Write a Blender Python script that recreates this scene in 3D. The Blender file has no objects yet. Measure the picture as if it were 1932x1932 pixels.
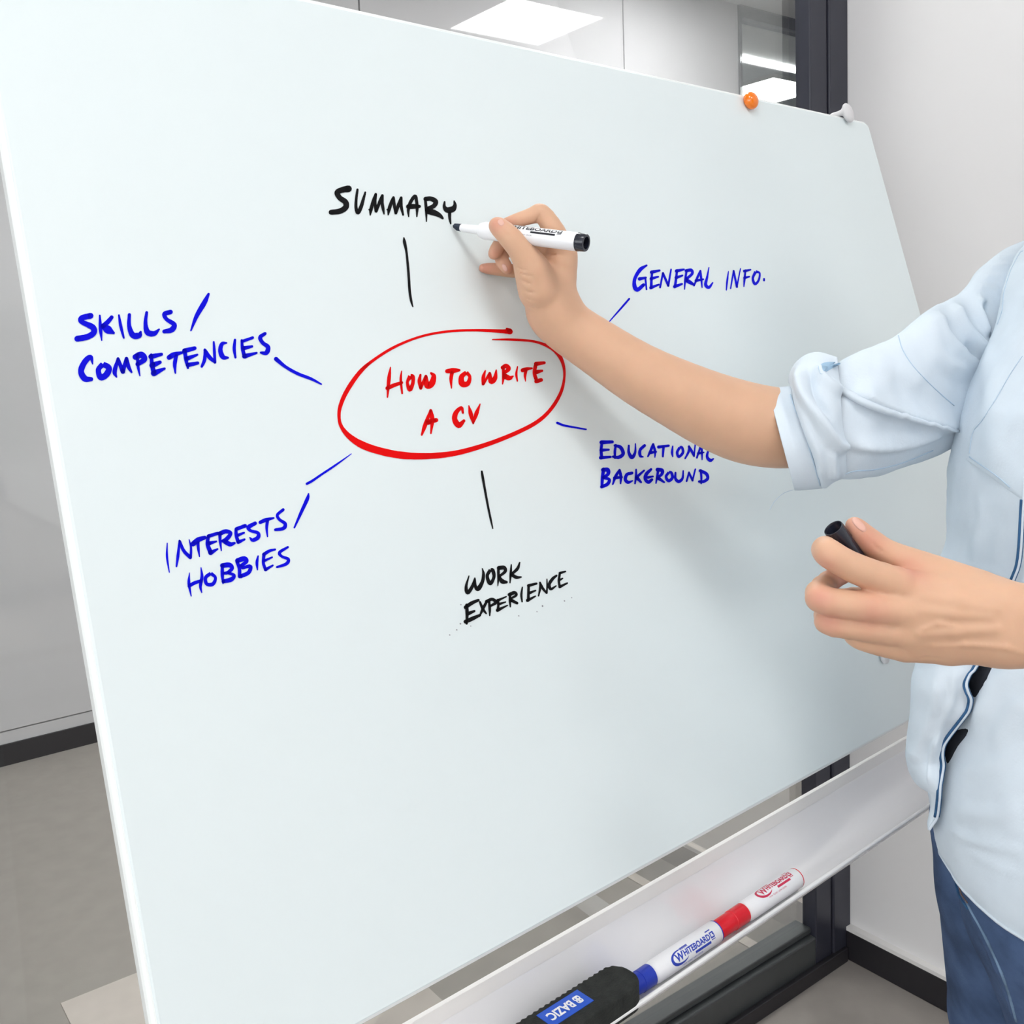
import bpy, bmesh, math, random
import numpy as np
from mathutils import Vector, Matrix, noise
random.seed(4)
SC = bpy.context.scene
COL = SC.collection
# ------------------------------------------------------------------ camera, world, exposure
F = 1876.33; CX = 966.0; CY = 837.78           # focal length and principal point of the photograph (pixels)
CAM = np.array([0.0, 0.0, 1.3])
RM = np.array([[0.7958, -0.0906, 0.5987], [-0.6044, -0.0580, 0.7946], [-0.0372, -0.9942, -0.1009]])
u_, s_, v_ = np.linalg.svd(RM); RM = u_ @ v_   # columns: image right, image down, forward
cd = bpy.data.cameras.new('camera'); cam = bpy.data.objects.new('camera', cd); COL.objects.link(cam)
m = Matrix.Identity(4)
for i in range(3):
    m[i][0] = RM[i, 0]; m[i][1] = -RM[i, 1]; m[i][2] = -RM[i, 2]; m[i][3] = CAM[i]
cam.matrix_world = m
cd.sensor_width = 36; cd.sensor_fit = 'HORIZONTAL'; cd.lens = F / 1932 * 36
cd.shift_y = -(966 - CY) / 1932; cd.clip_start = 0.02
SC.camera = cam
wd = bpy.data.worlds.new('world'); SC.world = wd; wd.use_nodes = True
wd.node_tree.nodes['Background'].inputs[0].default_value = (0.75, 0.8, 0.85, 1)
wd.node_tree.nodes['Background'].inputs[1].default_value = 0.5
vs = SC.view_settings
vs.view_transform = 'Standard'; vs.look = 'None'; vs.gamma = 1; vs.use_curve_mapping = False
vs.exposure = 0.13
LIGHT_ROOM = 10.0; LIGHT_HALL = 28.0           # radiance of the ceiling panels on both sides of the glass

# ------------------------------------------------------------------ helpers
def ray(x, y): return RM @ np.array([(x - CX) / F, (y - CY) / F, 1.0])
def P(x, y, d): return CAM + ray(x, y) * d       # a point of the photograph at a given distance
def px(q):
    c = (np.asarray(q) - CAM) @ RM
    return np.stack([CX + F * c[..., 0] / c[..., 2], CY + F * c[..., 1] / c[..., 2]], -1)
def onp(x, y, p, n):
    d = ray(x, y); return CAM + d * (((p - CAM) @ n) / (d @ n))
B_ = np.array([0.99792, 0.0645, 0.0]); B_ /= np.linalg.norm(B_)   # along the whiteboard
UP = np.array([0, 0, 1.0])
NH = np.array([B_[1], -B_[0], 0])                                  # level, out of the board
TILT = 0.2808
BU = UP * math.cos(TILT) - NH * math.sin(TILT)                     # up the board
BN = np.cross(B_, BU)                                              # board normal, to the viewer
P0 = P(862, 428, 0.93)
def bq(x, y, off=0.0):                                             # photograph point -> (along, up) on the board
    q = onp(x, y, P0 + BN * off, BN) - P0
    return q @ B_, q @ BU
def bw(a, u, off=0.0): return P0 + B_ * a + BU * u + BN * off
def shz(s, h, z): return np.array([*(P0 + B_ * s + NH * h)[:2], z])  # along board, out, height
def ph(x, y, h):                                                   # photograph point on the upright plane h
    q = onp(x, y, P0 + NH * h, NH); return q, (q - P0) @ B_, q[2]

def mat(name, col, rough=0.5, spec=0.5, metal=0.0, emis=None, estr=0, bump=0, bscale=50, var=0, vscale=5, sss=0, coat=0, detail=4, bdist=0.001, attr=None, acol=None):
    m = bpy.data.materials.new(name); m.use_nodes = True
    nt = m.node_tree; b = nt.nodes['Principled BSDF']
    b.inputs['Base Color'].default_value = (*col, 1); b.inputs['Roughness'].default_value = rough
    b.inputs['Specular IOR Level'].default_value = spec; b.inputs['Metallic'].default_value = metal
    b.inputs['Coat Weight'].default_value = coat
    if sss:
        b.inputs['Subsurface Weight'].default_value = sss
        b.inputs['Subsurface Radius'].default_value = (1, .4, .2); b.inputs['Subsurface Scale'].default_value = 0.006
    if emis: b.inputs['Emission Color'].default_value = (*emis, 1); b.inputs['Emission Strength'].default_value = estr
    tc = nt.nodes.new('ShaderNodeTexCoord')
    out = None
    if var:
        n = nt.nodes.new('ShaderNodeTexNoise'); n.inputs['Scale'].default_value = vscale; n.inputs['Detail'].default_value = detail
        nt.links.new(tc.outputs['Object'], n.inputs['Vector'])
        r = nt.nodes.new('ShaderNodeMapRange'); r.inputs[1].default_value = .3; r.inputs[2].default_value = .7
        r.inputs[3].default_value = 1 - var; r.inputs[4].default_value = 1 + var
        nt.links.new(n.outputs['Fac'], r.inputs[0])
        mx = nt.nodes.new('ShaderNodeMix'); mx.data_type = 'RGBA'; mx.blend_type = 'MULTIPLY'; mx.inputs[0].default_value = 1
        mx.inputs[6].default_value = (*col, 1)
        nt.links.new(r.outputs[0], mx.inputs[7]); out = mx.outputs[2]
        nt.links.new(out, b.inputs['Base Color'])
    if attr:
        a = nt.nodes.new('ShaderNodeAttribute'); a.attribute_name = attr
        mx = nt.nodes.new('ShaderNodeMix'); mx.data_type = 'RGBA'
        mx.inputs[6].default_value = (*col, 1); mx.inputs[7].default_value = (*acol, 1)
        if out: nt.links.new(out, mx.inputs[6])
        nt.links.new(a.outputs['Fac'], mx.inputs[0]); nt.links.new(mx.outputs[2], b.inputs['Base Color'])
    if bump:
        n = nt.nodes.new('ShaderNodeTexNoise'); n.inputs['Scale'].default_value = bscale; n.inputs['Detail'].default_value = 5
        nt.links.new(tc.outputs['Object'], n.inputs['Vector'])
        bp = nt.nodes.new('ShaderNodeBump'); bp.inputs['Strength'].default_value = bump; bp.inputs['Distance'].default_value = bdist
        nt.links.new(n.outputs['Fac'], bp.inputs['Height']); nt.links.new(bp.outputs[0], b.inputs['Normal'])
    return m
def glassmat(name, tint, amt=1.0):
    m = bpy.data.materials.new(name); m.use_nodes = True; nt = m.node_tree; nt.nodes.clear()
    o = nt.nodes.new('ShaderNodeOutputMaterial'); t = nt.nodes.new('ShaderNodeBsdfTransparent'); g = nt.nodes.new('ShaderNodeBsdfGlossy')
    t.inputs[0].default_value = (*tint, 1); g.inputs['Roughness'].default_value = 0.0
    f = nt.nodes.new('ShaderNodeFresnel'); f.inputs[0].default_value = 1.45
    k = nt.nodes.new('ShaderNodeMath'); k.operation = 'MULTIPLY'; k.inputs[1].default_value = amt
    x = nt.nodes.new('ShaderNodeMixShader'); nt.links.new(f.outputs[0], k.inputs[0]); nt.links.new(k.outputs[0], x.inputs[0])
    nt.links.new(t.outputs[0], x.inputs[1]); nt.links.new(g.outputs[0], x.inputs[2]); nt.links.new(x.outputs[0], o.inputs[0])
    return m

def link(name, me, m, parent=None):
    o = bpy.data.objects.new(name, me); COL.objects.link(o)
    if m is not None: me.materials.append(m)
    if parent is not None:
        o.parent = parent
        o.matrix_parent_inverse = Matrix.Translation(-parent.location)
    return o
def mesh(name, V, Fc, m, parent=None, smooth=True):
    me = bpy.data.meshes.new(name); me.from_pydata([tuple(map(float, v)) for v in V], [], [tuple(map(int, f)) for f in Fc]); me.update()
    if smooth: me.polygons.foreach_set('use_smooth', [True] * len(me.polygons))
    return link(name, me, m, parent)
def thing(name, label, cat, loc=(0, 0, 0), group=None):
    o = bpy.data.objects.new(name, None); COL.objects.link(o); o.location = tuple(map(float, loc)); o.empty_display_size = .05
    o['label'] = label; o['category'] = cat
    if group: o['group'] = group
    bpy.context.view_layer.update() if False else None
    return o
def tag(o, label=None, cat=None, group=None, kind=None):
    for k, v in (('label', label), ('category', cat), ('group', group), ('kind', kind)):
        if v: o[k] = v
    return o
def struct(o): o['kind'] = 'structure'; return o
def obox(name, org, ax, size, m, parent=None, bev=0.0, seg=2):
    """box from corner org along axes ax (3 unit vectors) with sizes"""
    bm = bmesh.new(); vs_ = []
    for k in range(8):
        q = np.array(org, float)
        for j in range(3):
            if k >> j & 1: q = q + np.array(ax[j]) * size[j]
        vs_.append(bm.verts.new(q))
    for f in ((0, 2, 3, 1), (4, 5, 7, 6), (0, 1, 5, 4), (2, 6, 7, 3), (0, 4, 6, 2), (1, 3, 7, 5)): bm.faces.new([vs_[i] for i in f])
    bmesh.ops.recalc_face_normals(bm, faces=bm.faces)
    if bev: bmesh.ops.bevel(bm, geom=bm.edges[:], offset=bev, segments=seg, affect='EDGES', profile=.5)
    me = bpy.data.meshes.new(name); bm.to_mesh(me); bm.free()
    return link(name, me, m, parent)
AX = (np.array([1., 0, 0]), np.array([0, 1., 0]), np.array([0, 0, 1.]))
def box(name, a, b, m, parent=None, bev=0.0): return obox(name, a, AX, [b[i] - a[i] for i in range(3)], m, parent, bev)
def perp(a):
    a = a / np.linalg.norm(a); t = UP if abs(a[2]) < .9 else AX[0]
    u = np.cross(a, t); u /= np.linalg.norm(u); return u, np.cross(a, u)
def lathe(name, org, axis, prof, m, parent=None, n=40):
    """prof: list of (t along axis, radius)"""
    axis = axis / np.linalg.norm(axis); u, w = perp(axis); V = []; Fc = []
    for t, r in prof:
        for k in range(n):
            a = 2 * math.pi * k / n; V.append(org + axis * t + (u * math.cos(a) + w * math.sin(a)) * max(r, 1e-5))
    for i in range(len(prof) - 1):
        for k in range(n): Fc.append((i * n + k, i * n + (k + 1) % n, (i + 1) * n + (k + 1) % n, (i + 1) * n + k))
    o = mesh(name, V, Fc, m, parent)
    try: o.data.set_sharp_from_angle(angle=math.radians(35))
    except Exception: pass
    return o
def tube(name, pts, r, m, parent=None, n=8, flat=None):
    pts = [np.array(p, float) for p in pts]; V = []; Fc = []
    u = None
    for i, p in enumerate(pts):
        t = pts[min(i + 1, len(pts) - 1)] - pts[max(i - 1, 0)]; t /= np.linalg.norm(t) + 1e-12
        if u is None: u, _ = perp(t)
        u = u - t * (u @ t); u /= np.linalg.norm(u); w = np.cross(t, u)
        rr = r[i] if hasattr(r, '__len__') else r
        for k in range(n):
            a = 2 * math.pi * k / n; V.append(p + (u * math.cos(a) + w * math.sin(a)) * rr)
    for i in range(len(pts) - 1):
        for k in range(n): Fc.append((i * n + k, i * n + (k + 1) % n, (i + 1) * n + (k + 1) % n, (i + 1) * n + k))
    Fc.append(tuple(range(n))[::-1]); Fc.append(tuple(range((len(pts) - 1) * n, len(pts) * n)))
    return mesh(name, V, Fc, m, parent)
def spline(pts, n=8):
    """Catmull-Rom through rows of any width"""
    p = np.array(pts, float)
    if len(p) < 3:
        t = np.linspace(0, 1, n + 1)[:, None]; return p[0] * (1 - t) + p[-1] * t
    q = np.vstack([2 * p[0] - p[1], p, 2 * p[-1] - p[-2]]); out = []
    for i in range(1, len(q) - 2):
        for k in range(n):
            t = k / n
            out.append(.5 * (2 * q[i] + (q[i + 1] - q[i - 1]) * t + (2 * q[i - 1] - 5 * q[i] + 4 * q[i + 1] - q[i + 2]) * t * t + (3 * q[i] - q[i - 1] - 3 * q[i + 1] + q[i + 2]) * t ** 3))
    out.append(p[-1]); return np.array(out)

# ------------------------------------------------------------------ implicit surfaces (skin, bodies, soft things)
def cone(a, b, ra, rb):
    a = np.array(a, float); b = np.array(b, float)
    def f(p):
        ba = b - a; l = ba @ ba + 1e-12
        t = np.clip(((p - a) @ ba) / l, 0, 1)
        return np.linalg.norm(p - a - t[:, None] * ba, axis=1) - (ra + (rb - ra) * t)
    return f
def ell(c, ax, r):
    c = np.array(c, float); A = np.array(ax, float); r = np.array(r, float)
    def f(p):
        q = (p - c) @ A.T / r; k = np.linalg.norm(q, axis=1) + 1e-9; k2 = np.linalg.norm(q / r, axis=1) + 1e-9
        return k * (k - 1) / k2
    return f
def smin(a, b, k):
    h = np.clip(.5 + .5 * (b - a) / k, 0, 1); return b + (a - b) * h - k * h * (1 - h)
def smax(a, b, k): return -smin(-a, -b, k)
def uni(fs, k):
    def f(p):
        d = fs[0](p)
        for g in fs[1:]: d = smin(d, g(p), k)
        return d
    return f
def sub(f, g, k): return lambda p: smax(f(p), -g(p), k)
def chain(pts, k=.003):
    """pts: (x, y, distance, radius in photograph pixels)"""
    w = [P(*q[:3]) for q in pts]; r = [q[3] * q[2] / F for q in pts]
    return uni([cone(w[i], w[i + 1], r[i], r[i + 1]) for i in range(len(w) - 1)], k)
def nets(f, lo, hi, h):
    lo = np.array(lo, float); hi = np.array(hi, float); N = 8; S = N * h
    nb = np.ceil((hi - lo) / S).astype(int)
    g = np.stack(np.meshgrid(*[np.arange(n) for n in nb], indexing='ij'), -1).reshape(-1, 3)
    d = f(lo + (g + .5) * S); g = g[np.abs(d) < S * .95]
    l = np.arange(N + 1); L = np.stack(np.meshgrid(l, l, l, indexing='ij'), -1)
    idx = g[:, None, None, None, :] * N + L[None]
    val = np.empty(idx.shape[:4])
    for i in range(0, len(g), 400):
        val[i:i + 400] = f((lo + idx[i:i + 400] * h).reshape(-1, 3)).reshape(val[i:i + 400].shape)
    ins = val < 0; c = [(i, j, k) for i in (0, 1) for j in (0, 1) for k in (0, 1)]
    sl = lambda a, o: a[:, o[0]:N + o[0], o[1]:N + o[1], o[2]:N + o[2]]
    cnt = sum(sl(ins, o).astype(int) for o in c); act = (cnt > 0) & (cnt < 8)
    CV = [sl(val, o)[act] for o in c]; base = idx[:, :N, :N, :N][act]
    acc = np.zeros((len(base), 3)); num = np.zeros(len(base))
    for a in range(8):
        for b in range(a + 1, 8):
            if sum(abs(c[a][k] - c[b][k]) for k in range(3)) == 1:
                m_ = (CV[a] < 0) != (CV[b] < 0); t = np.where(m_, CV[a] / np.where(m_, CV[a] - CV[b], 1), 0)
                pp = np.array(c[a]) + t[:, None] * (np.array(c[b]) - np.array(c[a])); acc[m_] += pp[m_]; num[m_] += 1
    V = lo + (base + acc / num[:, None]) * h
    dims = nb * N + 3; key = lambda q: (q[:, 0] * dims[1] + q[:, 1]) * dims[2] + q[:, 2]
    K = key(base); od = np.argsort(K); Ks = K[od]; Fc = []
    for ax in range(3):
        o = [0, 0, 0]; o[ax] = 1; b_ = CV[c.index(tuple(o))]; a_ = CV[0]; m_ = (a_ < 0) != (b_ < 0)
        q = base[m_]; s = (a_ < 0)[m_]; o1 = np.zeros(3, int); o2 = np.zeros(3, int); o1[(ax + 1) % 3] = 1; o2[(ax + 2) % 3] = 1
        ids = []; ok = np.ones(len(q), bool)
        for dd in (0 * o1, o1, o1 + o2, o2):
            kk = key(q - dd); pos = np.clip(np.searchsorted(Ks, kk), 0, len(Ks) - 1); ok &= Ks[pos] == kk; ids.append(od[pos])
        ids = np.stack(ids, 1)[ok]; s = s[ok]; ids[~s] = ids[~s][:, ::-1]; Fc.append(ids)
    return V, np.vstack(Fc)
def grad(f, p, e=4e-4):
    g = np.stack([f(p + np.eye(3)[i] * e) - f(p - np.eye(3)[i] * e) for i in range(3)], 1)
    return g / (np.linalg.norm(g, axis=1)[:, None] + 1e-9)
def npmesh(name, V, Fc, m, parent=None, attr=None):
    me = bpy.data.meshes.new(name); Fc = np.asarray(Fc)
    me.vertices.add(len(V)); me.vertices.foreach_set('co', np.asarray(V, np.float32).ravel())
    k = Fc.shape[1]; me.loops.add(len(Fc) * k); me.loops.foreach_set('vertex_index', Fc.astype(np.int32).ravel())
    me.polygons.add(len(Fc)); me.polygons.foreach_set('loop_start', np.arange(len(Fc), dtype=np.int32) * k)
    me.update(calc_edges=True); me.validate()
    me.polygons.foreach_set('use_smooth', [True] * len(me.polygons))
    if attr is not None:
        a = me.attributes.new('tint', 'FLOAT', 'POINT'); a.data.foreach_set('value', np.asarray(attr, np.float32))
    return link(name, me, m, parent)

# ------------------------------------------------------------------ materials
M = {}
M['board'] = mat('board_enamel', (.79, .865, .875), rough=.38, spec=.35, var=.006, vscale=3)
M['white_metal'] = mat('white_metal', (.86, .86, .86), rough=.3)
M['tray'] = mat('tray_plastic', (.87, .86, .87), rough=.2, spec=.8, coat=.4, var=.01, vscale=6)
M['edge'] = mat('board_edge', (.9, .93, .92), rough=.25)
M['ink_black'] = mat('ink_black', (.004, .004, .005), rough=.5, spec=.15)
M['ink_blue'] = mat('ink_blue', (.001, .001, .70), rough=.5, spec=.1, var=.10, vscale=25)
M['ink_red'] = mat('ink_red', (.78, .001, .002), rough=.5, spec=.1, var=.08, vscale=25)
M['wall'] = mat('wall_paint', (.88, .865, .865), rough=.8, spec=.2, bump=.1, bscale=120, var=.01, vscale=1.5)
M['ceil'] = mat('ceiling_paint', (.8, .8, .8), rough=.9)
M['floor'] = mat('vinyl_floor', (.33, .30, .275), rough=.6, spec=.3, var=.05, vscale=18, bump=.15, bscale=300)
M['floor_pale'] = mat('vinyl_floor_pale', (.56, .50, .455), rough=.6, spec=.3, var=.05, vscale=18)
M['floor_dark'] = mat('vinyl_floor_dark', (.27, .25, .235), rough=.6, spec=.3, var=.05, vscale=18)
M['panel'] = mat('wall_laminate', (.60, .585, .60), rough=.03, spec=.75, var=.02, vscale=.8, bdist=.0002)
M['panel'].node_tree.nodes['Principled BSDF'].inputs['IOR'].default_value = 1.6
M['black'] = mat('dark_aluminium', (.032, .033, .048), rough=.35, spec=.5, var=.05, vscale=20)
M['rail'] = mat('dark_rail', (.055, .06, .062), rough=.35, spec=.6, var=.06, vscale=30)
M['base'] = mat('dark_baseboard', (.02, .018, .022), rough=.45)
M['gap'] = mat('joint_black', (.02, .02, .025), rough=.8)
M['strip'] = mat('baseboard_glint_and_tray', (.86, .84, .82), rough=.5)
M['glass'] = glassmat('clear_glass', (.97, .985, .98), .45)
M['lamp'] = mat('lamp_diffuser', (.9, .9, .9), emis=(1, 1, .995), estr=LIGHT_ROOM)
M['lamp_hall'] = mat('lamp_diffuser_hall', (.9, .9, .9), emis=(1, 1, .995), estr=LIGHT_HALL)
M['frame_white'] = mat('lamp_frame', (.8, .8, .8), rough=.4)
SKC = (.68, .415, .275)
M['skin'] = mat('skin', SKC, rough=.48, spec=.32, sss=.18, bump=.12, bscale=260, bdist=.0006, var=.03, vscale=45, attr='tint', acol=(.64, .26, .20))
M['nail'] = mat('nail', (.72, .42, .34), rough=.35, spec=.4)
M['crease'] = mat('skin_crease', (.55, .27, .17), rough=.6)
M['shirt'] = mat('shirt_cotton', (.69, .77, .845), rough=.85, spec=.15, bump=.35, bscale=420, bdist=.0006, var=.035, vscale=22)
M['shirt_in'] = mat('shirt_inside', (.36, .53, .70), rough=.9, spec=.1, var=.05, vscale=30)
M['stitch'] = mat('stitching', (.50, .63, .76), rough=.9, spec=.1)
M['denim_edge'] = mat('dark_blue_edge', (.045, .12, .25), rough=.9, spec=.1, var=.3, vscale=80)
M['gap_shade'] = mat('painted_gap_shade', (.03, .032, .04), rough=.95, spec=.05, var=.3, vscale=40)  # dark paint for the shade inside the shirt opening
M['jeans'] = mat('denim', (.075, .12, .23), rough=.9, spec=.15, var=.3, vscale=22, bump=.8, bscale=700, bdist=.0008, detail=8)
M['jeans_light'] = mat('denim_worn', (.17, .26, .38), rough=.9, spec=.1, var=.3, vscale=60)
M['pl_white'] = mat('marker_white', (.90, .90, .92), rough=.28, spec=.5)
M['pl_black'] = mat('marker_black', (.016, .018, .030), rough=.18, spec=.6)
M['pl_blue'] = mat('marker_blue', (.012, .04, .45), rough=.25, spec=.5)
M['pl_red'] = mat('marker_red', (.75, .008, .022), rough=.25, spec=.5)
M['print_blue'] = mat('print_blue', (.02, .05, .45), rough=.4)
M['print_red'] = mat('print_red', (.6, .02, .08), rough=.4)
M['print_black'] = mat('print_black', (.012, .012, .018), rough=.4)
M['print_grey'] = mat('print_grey', (.3, .3, .34), rough=.4)
M['nib'] = mat('marker_nib', (.02, .03, .05), rough=.8)
M['felt'] = mat('eraser_foam', (.022, .024, .022), rough=.8, spec=.3, bump=.8, bscale=500, bdist=.001, var=.3, vscale=120)
M['label'] = mat('eraser_label', (.012, .09, .58), rough=.4)
M['label_text'] = mat('eraser_print', (.88, .88, .9), rough=.4)
M['orange'] = mat('orange_plastic', (1.0, .22, .0), rough=.12, spec=.6, sss=.15, coat=.5)
M['clip'] = mat('clip_plastic', (.70, .69, .70), rough=.4, spec=.4)
M['hair'] = mat('hair', (.03, .02, .015), rough=.4)
M['shoe'] = mat('shoe', (.75, .75, .75), rough=.6)

# ------------------------------------------------------------------ the setting
YG = 1.166; XW = 1.712; YF = 3.5; CZ = 2.99
struct(box('floor', (-3, -3.4, -.05), (9, 8.2, 0), M['floor']))
flo = bpy.data.objects['floor']
for nm, a, b, mm in (('floor_patch', (.377, 1.49), (.977, 2.093), 'floor_pale'), ('floor_patch', (1.60, 1.19), (1.795, 2.3), 'floor_dark'),
                     ('floor_strip', (1.573, 1.2), (1.60, 2.3), 'floor_pale'), ('floor_strip', (1.795, 1.2), (1.815, 2.3), 'floor_pale')):
    box(nm, (a[0], a[1], 0), (b[0], b[1], .0015), M[mm], flo)  # paler and darker rectangles laid on the floor
struct(box('ceiling', (-3, -3.4, CZ), (9, 8.2, CZ + .05), M['ceil']))
struct(box('wall_right', (XW, -3.4, 0), (XW + .1, YG + .02, CZ), M['wall']))
struct(box('wall_left', (-3.1, -3.4, 0), (-3, 8.2, CZ), M['wall']))
struct(box('wall_rear', (-3, -3.5, 0), (9, -3.4, CZ), M['wall']))
struct(box('wall_side', (9, -3.4, 0), (9.1, 8.2, CZ), M['wall']))
bb = struct(box('baseboard_right', (XW - .016, -3.4, 0), (XW, YG - .004, .063), M['base'], bev=.002))
box('top_lip_glint', (XW - .016, -3.4, .063), (XW, YG - .004, .071), M['strip'], bb)  # light caught on the baseboard's top lip, painted as a pale strip
# far wall of glossy laminate panels with a window in it
wb = struct(box('wall_back', (-3, YF + .012, 0), (4.2, YF + .12, CZ), M['gap']))
xs_ = [-2.227, -.825, 1.979, 3.381, 4.2]; xs_ = [-3] + xs_
for i in range(len(xs_) - 1):
    for z0, z1 in ((.112, 1.953), (1.959, CZ)):
        if i >= 3 and z0 < 1: z1 = CZ
        elif i >= 3: continue
        box('panel', (xs_[i] + .004, YF, z0), (xs_[i + 1] - .004, YF + .014, z1), M['panel'], wb)
box('base_strip', (-3, YF - .004, .07), (4.2, YF + .013, .108), M['panel'], wb)
struct(box('baseboard_back', (-3, YF - .012, 0), (4.2, YF + .013, .07), M['base']))
struct(box('wall_far', (4.2, YF, 0), (9, YF + .1, .9), M['wall']))
w2 = struct(box('window_2', (4.2, YF - .012, .9), (4.215, YF + .06, CZ), M['black']))
box('top_frame', (4.2, YF - .012, CZ - .062), (7.2, YF + .06, CZ), M['black'], w2)
box('bottom_frame', (4.2, YF - .012, .9), (7.2, YF + .06, .96), M['black'], w2)
box('side_frame', (7.14, YF - .012, .9), (7.2, YF + .06, CZ), M['black'], w2)
box('pane', (4.215, YF + .02, .96), (7.14, YF + .026, CZ - .062), M['glass'], w2)
struct(box('wall_end', (7.2, YF, .9), (9, YF + .1, CZ), M['wall']))
struct(box('wall_north', (-3, 8.2, 0), (9, 8.3, CZ), mat('blue_grey_paint', (.45, .5, .54), rough=.7)))
struct(box('trim_1', (3.0, 4.16, 2.972), (9, 8.1, 2.985), mat('bulkhead_paint', (.42, .48, .53), rough=.6)))
# glazed partition beside the board
w1 = struct(box('window_1', (-3, YG, 0), (1.60, YG + .05, .085), M['rail'], bev=.003))
box('glazing_bead', (-3, YG + .012, .088), (1.60, YG + .05, .100), M['rail'], w1, bev=.002)
box('floor_channel', (-3, YG - .012, 0), (XW - .02, YG - .0005, .03), M['base'], w1, bev=.002)
box('post', (1.60, YG, 0), (1.652, YG + .034, CZ), M['black'], w1, bev=.003)
box('post', (1.654, YG - .004, 0), (XW, YG + .034, CZ), M['black'], w1, bev=.003)
box('post_groove', (1.65, YG + .004, 0), (1.656, YG + .03, CZ), M['gap'], w1)
box('top_rail', (-3, YG, CZ - .08), (1.60, YG + .05, CZ), M['black'], w1, bev=.003)
box('pane', (-3, YG + .024, .098), (1.603, YG + .032, CZ - .08), M['glass'], w1)

def ceiling_light(x0, y0, x1, y1, m, label, z=CZ, grp=None):
    t = thing('ceiling_light', label, 'ceiling light', ((x0 + x1) / 2, (y0 + y1) / 2, z), grp)
    g = .012
    box('diffuser', (x0 + g, y0 + g, z - .018), (x1 - g, y1 - g, z - .012), m, t)
    bm = bmesh.new()
    for a, b in (((x0, y0), (x1, y0 + g)), ((x0, y1 - g), (x1, y1)), ((x0, y0 + g), (x0 + g, y1 - g)), ((x1 - g, y0 + g), (x1, y1 - g))):
        mm = Matrix.Translation(((a[0] + b[0]) / 2, (a[1] + b[1]) / 2, z - .011)) @ Matrix.Diagonal((b[0] - a[0], b[1] - a[1], .022, 1))
        bmesh.ops.create_cube(bm, size=1, matrix=mm)
    me = bpy.data.meshes.new('frame'); bm.to_mesh(me); bm.free(); link('frame', me, M['frame_white'], t)
    return t
ceiling_light(3.08, 2.48, 3.70, 3.05, M['lamp_hall'], 'square white ceiling light panel mirrored in the glossy grey wall above the whiteboard')
ceiling_light(5.42, 4.23, 6.03, 4.84, M['lamp_hall'], 'square white ceiling light panel seen through the far window', z=2.972)
t = thing('light_strip', 'thin white linear ceiling light seen through the far window', 'strip light', (6, 4.13, 2.96))
box('diffuser', (3.4, 4.10, 2.973), (8.8, 4.128, 2.986), M['lamp_hall'], t)
box('housing', (3.4, 4.13, 2.962), (8.8, 4.14, 2.988), M['frame_white'], t)
for x, y, lab in ((1.2, 1.72, 'added unseen square fill light just behind the glass, over the board'), (2.35, 1.8, 'added unseen square fill light just behind the glass, right of the dark post')):  # unseen lamps added to brighten the corridor behind the board
    ceiling_light(x - .3, y - .3, x + .3, y + .3, M['lamp_hall'], lab, grp='added fill lights')
for x, y, lab in ((4.9, 6.6, 'added unseen square fill light in the room beyond the far window, left-hand one'), (7.2, 6.6, 'added unseen square fill light in the room beyond the far window, right-hand one')):  # unseen lamps added to brighten the ceiling beyond the far window
    ceiling_light(x - .3, y - .3, x + .3, y + .3, M['lamp_hall'], lab, grp='added fill lights')
w3 = struct(box('fill_window', (-3, -2.7, .85), (-2.96, 1.0, .9), M['frame_white']))  # unseen window added as soft fill for the board and shirt
box('top_frame', (-3, -2.7, 2.5), (-2.96, 1.0, 2.55), M['frame_white'], w3)  # top bar of the added fill window
for y in (-2.7, -1.48, -.26, .95): box('fill_window_mullion', (-3, y, .9), (-2.96, y + .05, 2.5), M['frame_white'], w3)
M['fill_glow'] = mat('fill_pane_glow', (.8, .8, .8), emis=(.93, .97, 1), estr=2.9)  # glow of the added fill window
for y in (-2.65, -1.43, -.21): box('pane', (-2.99, y, .9), (-2.98, y + 1.17, 2.5), M['fill_glow'], w3)  # glowing panes of the added fill window
for x, y, lab in ((.55, -1.15, 'square meeting room ceiling light behind the viewer, near the right wall'), (-1.85, -1.15, 'square meeting room ceiling light behind the viewer, towards the left wall'),
                  (.55, -2.9, 'square meeting room ceiling light by the rear wall, right-hand one'), (-1.85, -2.9, 'square meeting room ceiling light by the rear wall, left-hand one'), (.0, .0, 'square meeting room ceiling light right above the viewer')):
    ceiling_light(x - .3, y - .3, x + .3, y + .3, M['lamp'], lab, grp='meeting room ceiling lights')
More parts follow.
